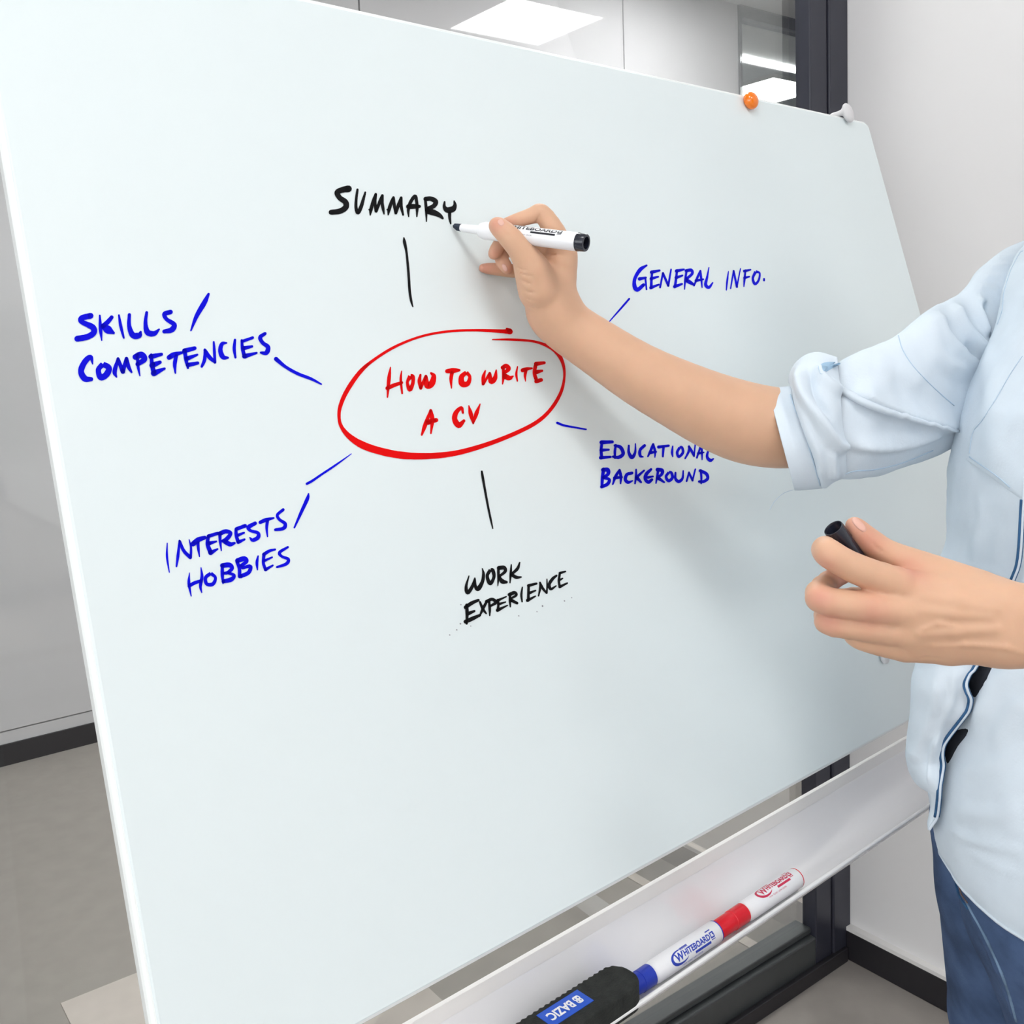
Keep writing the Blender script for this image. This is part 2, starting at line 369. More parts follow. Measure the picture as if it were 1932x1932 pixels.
# ------------------------------------------------------------------ the whiteboard on its stand
A0, A1, U0, U1 = -.3857, .8411, -.6095, .2100
TH = .014
wbd = thing('whiteboard', 'large tilted white board covered in handwriting about writing a CV', 'whiteboard', shz(.23, -.05, 0))
def round_panel(name, a0, a1, u0, u1, r, z0, z1, m, parent, bev):
    pts = []
    for cx_, cy_, s in ((a1 - r, u1 - r, 0), (a0 + r, u1 - r, 90), (a0 + r, u0 + r, 180), (a1 - r, u0 + r, 270)):
        for k in range(9):
            an = math.radians(s + k * 90 / 8); pts.append((cx_ + r * math.cos(an), cy_ + r * math.sin(an)))
    n = len(pts); cxm = (a0 + a1) / 2; cym = (u0 + u1) / 2; V = []
    lay = [(z0, bev), (z0 + bev, 0), (z1 - bev, 0), (z1 - bev * .3, bev * .35), (z1, bev)]
    for z, ins in lay:
        for a, u in pts:
            V.append(bw(a - math.copysign(ins, a - cxm), u - math.copysign(ins, u - cym), z))
    Fc = [tuple(range(n))[::-1], tuple(range((len(lay) - 1) * n, len(lay) * n))]
    for l in range(len(lay) - 1):
        for k in range(n): Fc.append((l * n + k, l * n + (k + 1) % n, (l + 1) * n + (k + 1) % n, (l + 1) * n + k))
    return mesh(name, V, Fc, m, parent, smooth=False)
round_panel('writing_panel', A0 + .004, A1 - .004, U0 + .003, U1 - .004, .008, -TH + .003, 0, M['board'], wbd, .0015)
round_panel('edge_frame', A0, A1, U0, U1, .012, -TH, -.0012, M['edge'], wbd, .003)
for s in (-.3, .845):
    q0 = shz(s - .017, .115, .03); obox('post', q0, (B_, -NH, UP), (.034, .03, .83), M['white_metal'], wbd, .004)
    obox('foot', shz(s - .02, .40, .03), (B_, -NH, UP), (.04, .42, .03), M['white_metal'], wbd, .006)
    for hh in (.36, .02): lathe('caster', shz(s - .012, hh, .017), B_, [(0, 0), (0, .015), (.002, .017), (.022, .017), (.024, .015), (.024, 0)], M['pl_black'], wbd, 20)
    ss = min(s, .80)
    tube('bracket', [shz(ss, .10, .845), bw(ss, -.55, -TH - .003)], .008, M['white_metal'], wbd, 10)
    tube('tray_bracket', [shz(min(s, .78), .158, .775), shz(s, .10, .775)], .007, M['white_metal'], wbd, 10)
# tray: a curved trough below the board
prof = spline([(.163, .802), (.1635, .7945), (.1645, .788), (.1655, .776), (.168, .762), (.174, .749), (.184, .7405), (.197, .7385), (.209, .742), (.217, .749), (.2205, .7545)], 4)
th = .0016
def sweep(name, pr, s0, s1, m, parent, close=True):
    V = []; n = len(pr); Fc = []
    for s in np.linspace(s0, s1, 2):
        for h, z in pr: V.append(shz(s, h, z))
    for k in range(n if close else n - 1): Fc.append((k, (k + 1) % n, n + (k + 1) % n, n + k))
    if close: Fc += [tuple(range(n))[::-1], tuple(range(n, 2 * n))]
    o = mesh(name, V, Fc, m, parent)
    o.data.set_sharp_from_angle(angle=math.radians(30)); return o
nrm = np.gradient(prof, axis=0); nrm = np.stack([nrm[:, 1], -nrm[:, 0]], 1); nrm /= np.linalg.norm(nrm, axis=1)[:, None]
outer = prof + nrm * th
TR0, TR1 = -.40, .80
tray = sweep('tray', np.vstack([prof, outer[::-1]]), TR0, TR1, M['tray'], wbd)
sweep('tray_top_flange', [(.1655, .8035), (.1648, .790), (.1610, .790), (.1612, .8035)], TR0, TR1, M['strip'], wbd)
c_ = np.array([.2207, .7553])
sweep('tray_lip', [c_ + .0021 * np.array([math.cos(a), math.sin(a)]) for a in np.linspace(0, 2 * math.pi, 13)[:-1]], TR0, TR1, M['white_metal'], wbd)
# ---- handwriting
class Ink:
    def __init__(s): s.V = []; s.F = []
    def stroke(s, off, sc, pts, closed=False, z=.00035):
        p = np.array(pts, float)
        if closed: p = np.vstack([p, p[:1]])
        q = spline(p, 6) if len(p) > 2 else spline(p, 4)
        xy = q[:, :2] / sc + np.array(off); w = (np.maximum(q[:, 2] / sc, .6) * 1.12 + .5) * .5
        t = np.gradient(xy, axis=0); t /= np.linalg.norm(t, axis=1)[:, None] + 1e-9; nn = np.stack([-t[:, 1], t[:, 0]], 1)
        jit = np.array([noise.noise(Vector((a * .25, b * .25, 3.1))) for a, b in xy]) * .5
        w = w * (1 + .12 * jit)
        L = xy + nn * w[:, None]; Rr = xy - nn * w[:, None]; b = len(s.V)
        for a, c in zip(L, Rr):
            s.V.append(bw(*bq(*a), z)); s.V.append(bw(*bq(*c), z))
        for i in range(len(xy) - 1): s.F.append((b + 2 * i, b + 2 * i + 1, b + 2 * i + 3, b + 2 * i + 2))
        for e in ([] if closed else [0, -1]):
            c = xy[e]; r = w[e]; b = len(s.V); s.V.append(bw(*bq(*c), z))
            for k in range(10): s.V.append(bw(*bq(c[0] + r * math.cos(k * .6283), c[1] + r * math.sin(k * .6283)), z))
            for k in range(10): s.F.append((b, b + 1 + (k + 1) % 10, b + 1 + k))
def write(name, label, m, off, sc, strokes):
    k = Ink()
    for st in strokes:
        if st[0] == 'o': k.stroke(off, sc, st[1:], True)
        else: k.stroke(off, sc, st)
    o = mesh(name, k.V, k.F, M[m], wbd, smooth=False)
    o['label'] = label
O = 'o'
S1 = ((550, 300), 5.52)
write('handwritten_word', 'black handwritten word SUMMARY', 'ink_black', *S1, [
 [(592,312,62),(530,322,52),(475,350,50),(500,405,46),(560,450,50),(562,505,52),(500,545,50),(410,556,44)],
 [(685,320,20),(672,420,24),(670,510,28),(690,560,34),(722,500,34),(746,420,26),(766,350,16)],
 [(818,585,10),(825,530,30),(850,440,30),(875,368,22)],[(875,372,24),(868,450,26),(878,545,26)],[(880,545,26),(915,450,28),(944,382,24)],[(944,384,24),(942,460,28),(952,520,26),(962,574,10)],[(806,528,12),(822,540,22)],
 [(1005,582,10),(1015,525,30),(1038,450,28),(1060,400,20)],[(1060,404,24),(1068,480,28),(1085,565,24)],[(1086,560,26),(1112,480,30),(1140,405,24)],[(1140,408,24),(1140,490,28),(1160,582,16)],[(994,528,12),(1012,535,22)],
 [(1218,602,8),(1215,530,26),(1238,450,30),(1284,388,30),(1300,440,28),(1306,520,26),(1303,600,10)],[(1218,497,46),(1275,495,44),(1330,495,28)],
 [(1392,425,24),(1400,520,24),(1404,652,8)],[(1395,418,40),(1450,415,40),(1500,445,44),(1480,490,40),(1415,520,36)],[(1418,545,52),(1480,560,52),(1540,588,38),(1572,618,20)],
 [(1592,448,14),(1590,500,30),(1622,532,52),(1678,522,54),(1700,482,32),(1692,440,12)],[(1644,555,30),(1646,620,24),(1656,676,10)]])
write('connector_line', 'black line below the word SUMMARY', 'ink_black', *S1, [[(1168,822,10),(1175,870,28),(1195,970,20),(1215,1170,22),(1228,1370,22),(1245,1480,20),(1262,1540,8)]])
S2 = ((100, 530), 3.513)
write('handwritten_word', 'blue handwritten word SKILLS followed by a slash', 'ink_blue', *S2, [
 [(248,232,34),(190,247,32),(190,272,28),(262,308,34),(268,345,34),(225,372,34),(160,384,34)],
 [(309,230,10),(314,320,20),(322,395,6)],[(388,242,22),(360,275,26),(328,302,28)],[(332,300,30),(365,325,46),(400,345,16)],
 [(436,228,10),(448,300,18),(468,378,10)],[(505,225,18),(504,300,24),(528,360,34),(568,362,34),(580,340,14)],
 [(620,210,16),(612,280,22),(625,340,34),(668,350,30),(702,322,10)],[(778,207,26),(738,220,26),(752,255,22),(802,290,28),(785,325,32),(736,336,22)],
 [(1030,88,14),(1002,145,28),(950,235,24),(913,330,8)]])
write('handwritten_word', 'blue handwritten word COMPETENCIES', 'ink_blue', *S2, [
 [(262,552,6),(248,505,26),(208,540,34),(185,600,34),(210,648,36),(252,652,24)],[O,(330,552,30),(300,590,30),(315,640,34),(352,622,36),(370,578,34)],
 [(420,638,8),(408,600,26),(430,515,14)],[(430,520,20),(462,602,26)],[(462,602,24),(486,515,20)],[(486,515,20),(500,570,22),(520,606,10)],
 [(560,482,14),(562,560,18),(575,630,6)],[(545,505,34),(585,490,36),(605,520,32),(560,552,26)],
 [(650,492,18),(656,560,24),(668,610,28)],[(648,503,30),(718,487,18)],[(658,560,36),(708,540,20)],[(668,612,36),(738,582,14)],
 [(768,508,28),(800,490,30),(860,474,12)],[(818,490,20),(806,550,22),(810,612,8)],
 [(872,460,22),(880,520,22),(893,578,12)],[(870,464,28),(938,447,22)],[(886,516,28),(955,490,12)],[(893,558,26),(958,545,18)],
 [(985,568,14),(1004,520,20),(1005,455,12)],[(1006,460,18),(1035,505,24),(1072,540,14)],[(1072,540,16),(1068,460,16),(1064,405,10)],
 [(1148,412,10),(1120,418,22),(1108,460,26),(1125,505,28),(1158,510,12)],[(1205,392,14),(1200,450,18),(1208,508,12)],
 [(1250,395,14),(1255,450,20),(1268,500,22)],[(1252,402,18),(1322,377,16)],[(1262,447,24),(1318,435,14)],[(1268,500,28),(1348,478,12)],
 [(1404,350,18),(1372,375,24),(1388,410,22),(1424,440,26),(1412,478,26),(1376,476,12)]])
write('connector_line', 'blue line from COMPETENCIES to the red oval', 'ink_blue', *S2, [[(1477,518,24),(1540,570,18),(1620,615,18),(1710,650,16),(1777,685,8)]])
S3 = ((600, 600), 3.864)
write('handwritten_word', 'red handwritten words HOW TO WRITE', 'ink_red', *S3, [
 [(527,360,6),(515,450,24),(505,578,8)],[(505,512,26),(550,492,24),(608,472,20)],[(608,388,6),(602,450,16),(612,550,10)],
 [O,(672,425,30),(650,470,18),(668,522,28),(690,475,22),(690,430,26)],
 [(745,415,12),(738,460,24),(748,512,20)],[(748,508,20),(785,425,18)],[(785,428,20),(795,492,38),(828,478,40),(842,425,30),(822,402,12)],
 [(940,388,26),(985,384,32),(1028,381,16)],[(976,395,24),(968,450,20),(972,512,6)],[O,(1080,397,24),(1045,430,32),(1050,480,38),(1090,478,30),(1105,430,20)],
 [(1218,385,8),(1204,430,22),(1202,482,18)],[(1204,482,16),(1250,402,14)],[(1250,405,18),(1260,462,32),(1288,440,30),(1298,380,8)],
 [(1350,365,18),(1350,430,18),(1344,482,6)],[(1345,362,26),(1370,350,28),(1388,372,28),(1355,402,18)],[(1360,425,34),(1395,438,30),(1420,425,8)],
 [(1453,355,6),(1444,410,14),(1452,460,8)],[(1490,382,26),(1522,372,22),(1558,367,10)],[(1515,380,20),(1508,420,16),(1512,462,4)],
 [(1588,335,28),(1648,327,18)],[(1585,345,22),(1576,400,22),(1588,445,22)],[(1590,395,28),(1632,385,14)],[(1590,462,26),(1625,452,24)]])
write('handwritten_word', 'red handwritten words A CV', 'ink_red', *S3, [
 [(755,852,12),(780,780,26),(820,672,14)],[(820,676,20),(832,740,26),(822,842,8)],[(800,760,34),(860,745,26)],
 [(1055,692,12),(1044,655,20),(1005,690,30),(995,740,34),(1025,782,36),(1062,750,18)],[(1098,640,6),(1112,700,26),(1130,770,8)],[(1130,770,8),(1152,700,26),(1180,628,6)]])
write('oval_outline', 'red hand-drawn oval around the title, open at the upper right', 'ink_red', *S3, [
 [(1398,100,36),(1350,98,24),(1150,90,14),(950,98,14),(750,135,14),(560,210,16),(400,310,18),(300,400,26),(210,530,28),(162,640,24),(152,720,20),(168,790,22),(225,862,34),(320,925,46),(450,970,46),(600,1000,46),(750,1008,40),(900,1000,36),(1050,975,32),(1250,915,28),(1450,835,26),(1600,755,24),(1700,660,22),(1770,540,20),(1795,420,14),(1780,320,20),(1730,240,28),(1650,195,18),(1550,168,14),(1400,158,14),(1270,158,6)],
 [(1375,80,14),(1398,92,26)],[(370,335,14),(320,372,10)]])
S4 = ((280, 840), 4.6)
write('handwritten_word', 'blue handwritten word INTERESTS followed by a slash', 'ink_blue', *S4, [
 [(162,850,6),(160,970,16),(180,1103,6)],[(242,1052,12),(255,960,22),(268,828,12)],[(270,835,20),(305,915,24),(362,975,26)],[(366,975,18),(368,890,16),(352,820,6)],
 [(385,858,36),(430,822,38),(488,802,28)],[(428,840,24),(432,900,20),(442,968,6)],
 [(518,795,24),(512,860,30),(538,930,34)],[(520,790,28),(600,765,24)],[(525,852,32),(588,835,12)],[(538,935,34),(598,902,14)],
 [(618,765,26),(622,840,20),(632,916,6)],[(618,768,34),(670,748,32),(712,765,28),(680,812,32),(642,832,22)],[(665,838,36),(708,860,34),(746,850,18)],
 [(758,735,22),(762,790,26),(778,840,28)],[(762,728,28),(838,700,28)],[(775,782,24),(828,760,14)],[(778,842,28),(832,818,16)],
 [(925,678,28),(868,712,32),(885,742,22),(948,762,26),(950,800,30),(905,824,28),(878,802,8)],
 [(968,670,26),(1020,648,28),(1085,633,14)],[(1032,655,24),(1025,720,20),(1032,794,8)],[(1168,560,22),(1118,605,22),(1135,645,22),(1185,682,26),(1170,722,28),(1100,734,20)],
 [(1388,422,10),(1378,465,26),(1330,570,24),(1265,716,12)]])
write('connector_line', 'blue line from INTERESTS up to the red oval', 'ink_blue', *S4, [[(1374,335,18),(1420,310,18),(1500,255,16),(1620,175,14),(1760,75,4)]])
write('handwritten_word', 'blue handwritten word HOBBIES', 'ink_blue', *S4, [
 [(355,1108,4),(350,1200,22),(370,1310,6)],[(352,1222,26),(400,1195,26),(455,1178,24)],[(455,1063,6),(463,1140,22),(450,1225,22),(462,1280,6)],
 [O,(540,1112,26),(495,1150,26),(505,1205,26),(558,1205,28),(580,1150,22)],
 [(640,1045,22),(640,1120,26),(646,1198,12)],[(640,1045,36),(700,1040,38),(725,1068,28),(688,1105,26),(650,1112,20)],[(690,1108,22),(742,1130,24),(718,1165,34),(650,1182,30)],
 [(768,1010,26),(788,1070,26),(790,1140,26)],[(772,1002,36),(830,985,38),(850,1010,28),(800,1048,26)],[(815,1065,22),(882,1052,28),(868,1105,30),(800,1138,30)],
 [(950,962,10),(940,1020,22),(945,1082,8)],[(1002,945,24),(996,1020,22),(1015,1080,24)],[(1000,948,26),(1048,918,22),(1098,905,14)],[(1005,1003,20),(1072,973,12)],[(1015,1080,26),(1078,1043,12)],
 [(1208,885,16),(1138,930,24),(1155,965,20),(1212,990,24),(1195,1030,24),(1115,1058,16)]])
S5 = ((840, 860), 5.682)
write('connector_line', 'black line between the red oval and WORK', 'ink_black', *S5, [[(390,168,16),(398,220,22),(430,400,20),(460,560,18),(490,700,16),(508,780,8)]])
write('handwritten_word', 'black handwritten word WORK', 'ink_black', *S5, [
 [(252,1288,8),(222,1400,26),(238,1468,34),(288,1400,30),(315,1312,12)],[(315,1318,16),(322,1400,28),(352,1425,42),(396,1350,32),(408,1270,26),(396,1210,8)],
 [O,(482,1222,30),(448,1290,30),(480,1370,34),(520,1300,28),(508,1232,36)],
 [(568,1205,24),(568,1300,22),(562,1394,6)],[(572,1203,38),(628,1200,36),(640,1240,28),(578,1292,22)],[(580,1300,18),(608,1345,42),(654,1355,24)],
 [(706,1168,10),(700,1260,22),(692,1362,10)],[(796,1145,12),(772,1210,28),(710,1268,24)],[(706,1272,30),(760,1303,30),(812,1300,12)]])
write('handwritten_word', 'black handwritten word EXPERIENCE', 'ink_black', *S5, [
 [(228,1600,28),(232,1690,30),(228,1800,18)],[(215,1625,34),(280,1580,34),(352,1548,24)],[(238,1694,36),(310,1665,20)],[(215,1778,36),(290,1745,36),(370,1708,22)],
 [(370,1568,18),(400,1640,26),(436,1690,14)],[(446,1555,22),(402,1640,26),(365,1722,12)],[(468,1560,20),(475,1640,24),(475,1714,10)],[(440,1562,30),(500,1538,28),(540,1572,30),(480,1612,18)],
 [(562,1545,22),(567,1600,22),(560,1660,24)],[(558,1552,26),(652,1510,10)],[(568,1592,26),(645,1568,10)],[(558,1656,32),(666,1603,10)],
 [(692,1490,22),(692,1560,22),(696,1620,10)],[(685,1488,32),(740,1468,32),(758,1495,24),(700,1532,18)],[(705,1548,30),(768,1580,24)],
 [(824,1410,12),(814,1490,20),(822,1564,12)],[(892,1392,22),(890,1480,24),(888,1550,24)],[(890,1392,28),(975,1370,20)],[(892,1474,28),(965,1445,14)],[(880,1550,30),(965,1505,12)],
 [(998,1502,12),(1015,1420,20),(1014,1356,12)],[(1014,1362,18),(1042,1420,24),(1085,1472,16)],[(1086,1470,16),(1090,1400,14),(1088,1322,8)],
 [(1190,1285,18),(1150,1318,28),(1112,1380,28),(1130,1428,26),(1186,1395,10)],[(1226,1260,20),(1216,1340,22),(1225,1405,22)],[(1226,1258,24),(1286,1240,14)],[(1222,1332,22),(1256,1315,12)],[(1225,1405,26),(1306,1365,14)]])
write('ink_specks', 'tiny grey ink specks around EXPERIENCE', 'print_grey', *S5, [[(a,b,c),(a+2,b+2,c)] for a,b,c in ((1040,1610,12),(160,1800,12),(120,1865,10),(785,1715,9),(1275,1555,10),(165,1595,8),(1352,1520,7),(980,1670,7),(45,1920,9),(270,1825,7))])
bpy.data.objects['ink_specks']['kind'] = 'stuff'
S6 = ((1030, 480), 4.2)
write('handwritten_word', 'blue handwritten word GENERAL', 'ink_blue', *S6, [
 [(796,88,12),(745,122,26),(704,190,22),(700,250,28),(724,280,28),(772,242,22)],[(740,195,24),(790,185,14)],[(786,185,12),(796,278,10)],
 [(840,140,14),(835,200,16),(833,262,18)],[(835,142,24),(898,128,14)],[(833,192,22),(888,178,12)],[(830,265,22),(892,240,12)],
 [(903,262,12),(926,148,12)],[(926,150,14),(968,248,16)],[(968,248,14),(990,120,10)],
 [(1037,132,14),(1030,190,16),(1022,252,18)],[(1033,132,24),(1092,120,12)],[(1030,185,22),(1080,168,12)],[(1018,256,22),(1076,235,14)],
 [(1114,125,14),(1102,200,14),(1097,277,6)],[(1110,130,22),(1150,126,22),(1156,155,18),(1108,198,20)],[(1112,205,26),(1140,222,26),(1166,238,16)],
 [(1172,248,10),(1200,180,16),(1222,130,12)],[(1222,132,14),(1230,200,14),(1236,263,6)],[(1188,208,20),(1245,198,12)],
 [(1290,105,6),(1276,180,14),(1264,240,22),(1290,262,20),(1320,225,8)]])
write('handwritten_word', 'blue handwritten word INFO with a full stop', 'ink_blue', *S6, [
 [(1445,135,4),(1435,210,12),(1428,283,6)],[(1462,270,8),(1486,130,10)],[(1486,132,12),(1512,258,14)],[(1512,256,10),(1540,113,6)],
 [(1580,125,10),(1572,200,14),(1567,256,5)],[(1572,133,20),(1620,122,10)],[(1572,187,18),(1610,177,10)],[O,(1660,137,20),(1638,190,16),(1655,235,18),(1684,205,14),(1692,150,12)],[(1727,195,12),(1727,207,12)]])
write('connector_line', 'blue line below the word GENERAL, ending at the forearm', 'ink_blue', *S6, [[(658,353,12),(600,420,12),(490,545,5),(455,585,5)]])
write('connector_line', 'short blue line left of the word EDUCATIONAL', 'ink_blue', *S6, [[(88,1335,16),(140,1355,14),(230,1372,12),(316,1387,10)]])
write('handwritten_word', 'blue handwritten word EDUCATIONAL', 'ink_blue', *S6, [
 [(442,1492,18),(436,1550,20),(440,1610,20)],[(438,1490,28),(525,1486,20)],[(436,1552,24),(496,1548,14)],[(432,1612,24),(510,1605,16)],
 [(552,1510,12),(545,1560,18),(545,1615,12)],[(545,1515,18),(590,1530,24),(610,1580,24),(575,1608,24),(530,1603,16)],
 [(655,1515,12),(655,1570,20),(680,1608,26),(705,1570,16),(708,1500,6)],[(780,1515,20),(745,1550,20),(745,1595,20),(768,1605,8)],
 [(806,1602,10),(830,1550,18),(848,1505,16)],[(848,1508,16),(863,1560,16),(862,1608,6)],[(822,1572,22),(872,1565,12)],[(890,1527,20),(970,1516,16)],[(930,1525,18),(925,1602,12)],
 [(1003,1520,8),(998,1570,16),(1003,1602,8)],[O,(1058,1530,18),(1038,1570,18),(1052,1603,18),(1084,1570,18),(1076,1530,16)],
 [(1102,1617,10),(1130,1560,16),(1132,1518,8)],[(1132,1525,16),(1155,1562,18),(1172,1600,10)],[(1172,1600,10),(1182,1500,8)],
 [(1194,1612,12),(1228,1508,12)],[(1228,1510,14),(1234,1560,14),(1236,1627,6)],[(1205,1577,18),(1248,1570,10)],[(1292,1535,8),(1275,1600,18),(1300,1632,22),(1326,1620,8)]])
write('handwritten_word', 'blue handwritten word BACKGROUND', 'ink_blue', *S6, [
 [(455,1702,22),(446,1770,22),(442,1840,18)],[(450,1708,28),(488,1708,28),(490,1742,24),(452,1768,18)],[(455,1768,22),(500,1785,20),(486,1820,24),(440,1842,22)],
 [(528,1822,10),(550,1760,20),(582,1708,14)],[(582,1712,18),(592,1760,20),(590,1817,8)],[(542,1772,22),(600,1765,14)],
 [(680,1733,20),(640,1745,22),(628,1785,22),(650,1806,22),(684,1795,8)],[(713,1705,10),(712,1760,16),(704,1817,10)],[(776,1713,12),(718,1765,20)],[(718,1768,26),(752,1806,14)],
 [(832,1703,16),(795,1740,24),(785,1780,22),(810,1805,24),(838,1785,18)],[(805,1768,18),(846,1760,12)],
 [(888,1705,16),(880,1760,16),(870,1814,8)],[(882,1706,26),(918,1712,26),(916,1742,20),(882,1768,18)],[(888,1772,26),(935,1806,12)],
 [O,(972,1727,18),(950,1762,18),(970,1795,20),(1000,1770,20),(992,1730,18)],[(1025,1730,12),(1024,1775,18),(1050,1800,22),(1080,1775,16),(1086,1715,8)],
 [(1113,1797,12),(1132,1728,12)],[(1132,1730,14),(1160,1792,14)],[(1160,1790,12),(1182,1703,10)],
 [(1226,1710,14),(1230,1770,14),(1228,1817,8)],[(1220,1714,20),(1268,1738,22),(1280,1775,20),(1248,1800,20),(1212,1800,16)]])
# ---- things on the board
def dome(name, c, a, b, h, m, label, cat):
    V = []; Fc = []; n = 28; L = [(0, .80), (.12, .93), (.3, 1.0), (.5, 1.0), (.68, .9), (.82, .74), (.92, .54), (.98, .28), (1, 0.001)]
    for t_, r in L:
        for k in range(n): V.append(c + (B_ * a * math.cos(2 * math.pi * k / n) + BU * b * math.sin(2 * math.pi * k / n)) * r + BN * (h * t_ + .0006))
    for i in range(len(L) - 1):
        for k in range(n): Fc.append((i * n + k, i * n + (k + 1) % n, (i + 1) * n + (k + 1) % n, (i + 1) * n + k))
    Fc.append(tuple(range(n))[::-1])
    return tag(mesh(name, V, Fc, m), label, cat)
dome('magnet', bw(*bq(1410, 194)), .0108, .0115, .014, M['orange'], 'round orange magnet on the top edge of the whiteboard', 'magnet')
dome('magnet', bw(*bq(1664, 1241)), .006, .0075, .008, M['clip'], 'small pale grey magnet just below the hand with the black cap', 'magnet')
ac, uc = bq(1590, 215)
ct = thing('board_clip', 'light grey plastic clip hooked over the top right edge of the whiteboard', 'clip', bw(ac, U1, 0))
pa = lambda a, u, n: bw(ac + a, uc + u, n)
ut = U1 - uc
fclip = uni([ell(pa(.004, -.001, .006), (B_, BU, BN), (.0112, .0150, .0062)), cone(pa(.003, .006, .006), pa(0, ut + .004, .004), .0042, .0042),
             cone(pa(-.001, ut + .005, .003), pa(-.006, ut + .005, -.012), .0042, .0042), cone(pa(-.006, ut + .005, -.012), pa(-.016, ut - .006, -.026), .004, .0036),
             cone(pa(-.014, ut + .0035, -.022), pa(-.024, ut + .001, -.034), .003, .0025)], .003)
q = bw(ac, U1, 0); V, Fc = nets(fclip, q - .06, q + .05, .0012)
npmesh('clip_body', V, Fc, M['clip'], ct)

# ------------------------------------------------------------------ printed text wrapped round a barrel
def text_mesh(s, size, bold=False):
    cu = bpy.data.curves.new('t', 'FONT'); cu.body = s; cu.size = size; cu.offset = size * (.034 if bold else 0.004); cu.resolution_u = 3
    ob = bpy.data.objects.new('t', cu); COL.objects.link(ob)
    dg = bpy.context.evaluated_depsgraph_get(); me = bpy.data.meshes.new_from_object(ob.evaluated_get(dg))
    bm = bmesh.new(); bm.from_mesh(me)
    y0 = min(v.co.y for v in bm.verts); y1 = max(v.co.y for v in bm.verts); st = max((y1 - y0) / 9, 1e-5); y = y0 + st
    while y < y1 - st * .2:
        bmesh.ops.bisect_plane(bm, geom=bm.verts[:] + bm.edges[:] + bm.faces[:], plane_co=(0, y, 0), plane_no=(0, 1, 0)); y += st
    bmesh.ops.triangulate(bm, faces=bm.faces)
    V = np.array([v.co[:2] for v in bm.verts]); Fc = [tuple(v.index for v in f.verts) for f in bm.faces]
    bm.free(); bpy.data.objects.remove(ob); bpy.data.meshes.remove(me); bpy.data.curves.remove(cu)
    return V, Fc
def subdiv_poly(pts):
    """fan polygon -> verts, tris"""
    c = np.mean(pts, axis=0); n = len(pts); return np.vstack([pts, c]), [(i, (i + 1) % n, n) for i in range(n)]
def print_on(parent, mname, org, axis, r, ref, items):
    """items: list of (V2 (u along, v up), faces); ref = direction of angle 0"""
    w = np.cross(ref, axis); V3 = []; Fc = []
    for V, f in items:
        b = len(V3)
        for u, v in V:
            a = v / r; V3.append(org + axis * u + (ref * math.cos(a) + w * math.sin(a)) * (r + .00014))
        Fc += [tuple(b + i for i in t_) for t_ in f]
    return mesh('printed_lettering', V3, Fc, M[mname], parent, smooth=False)
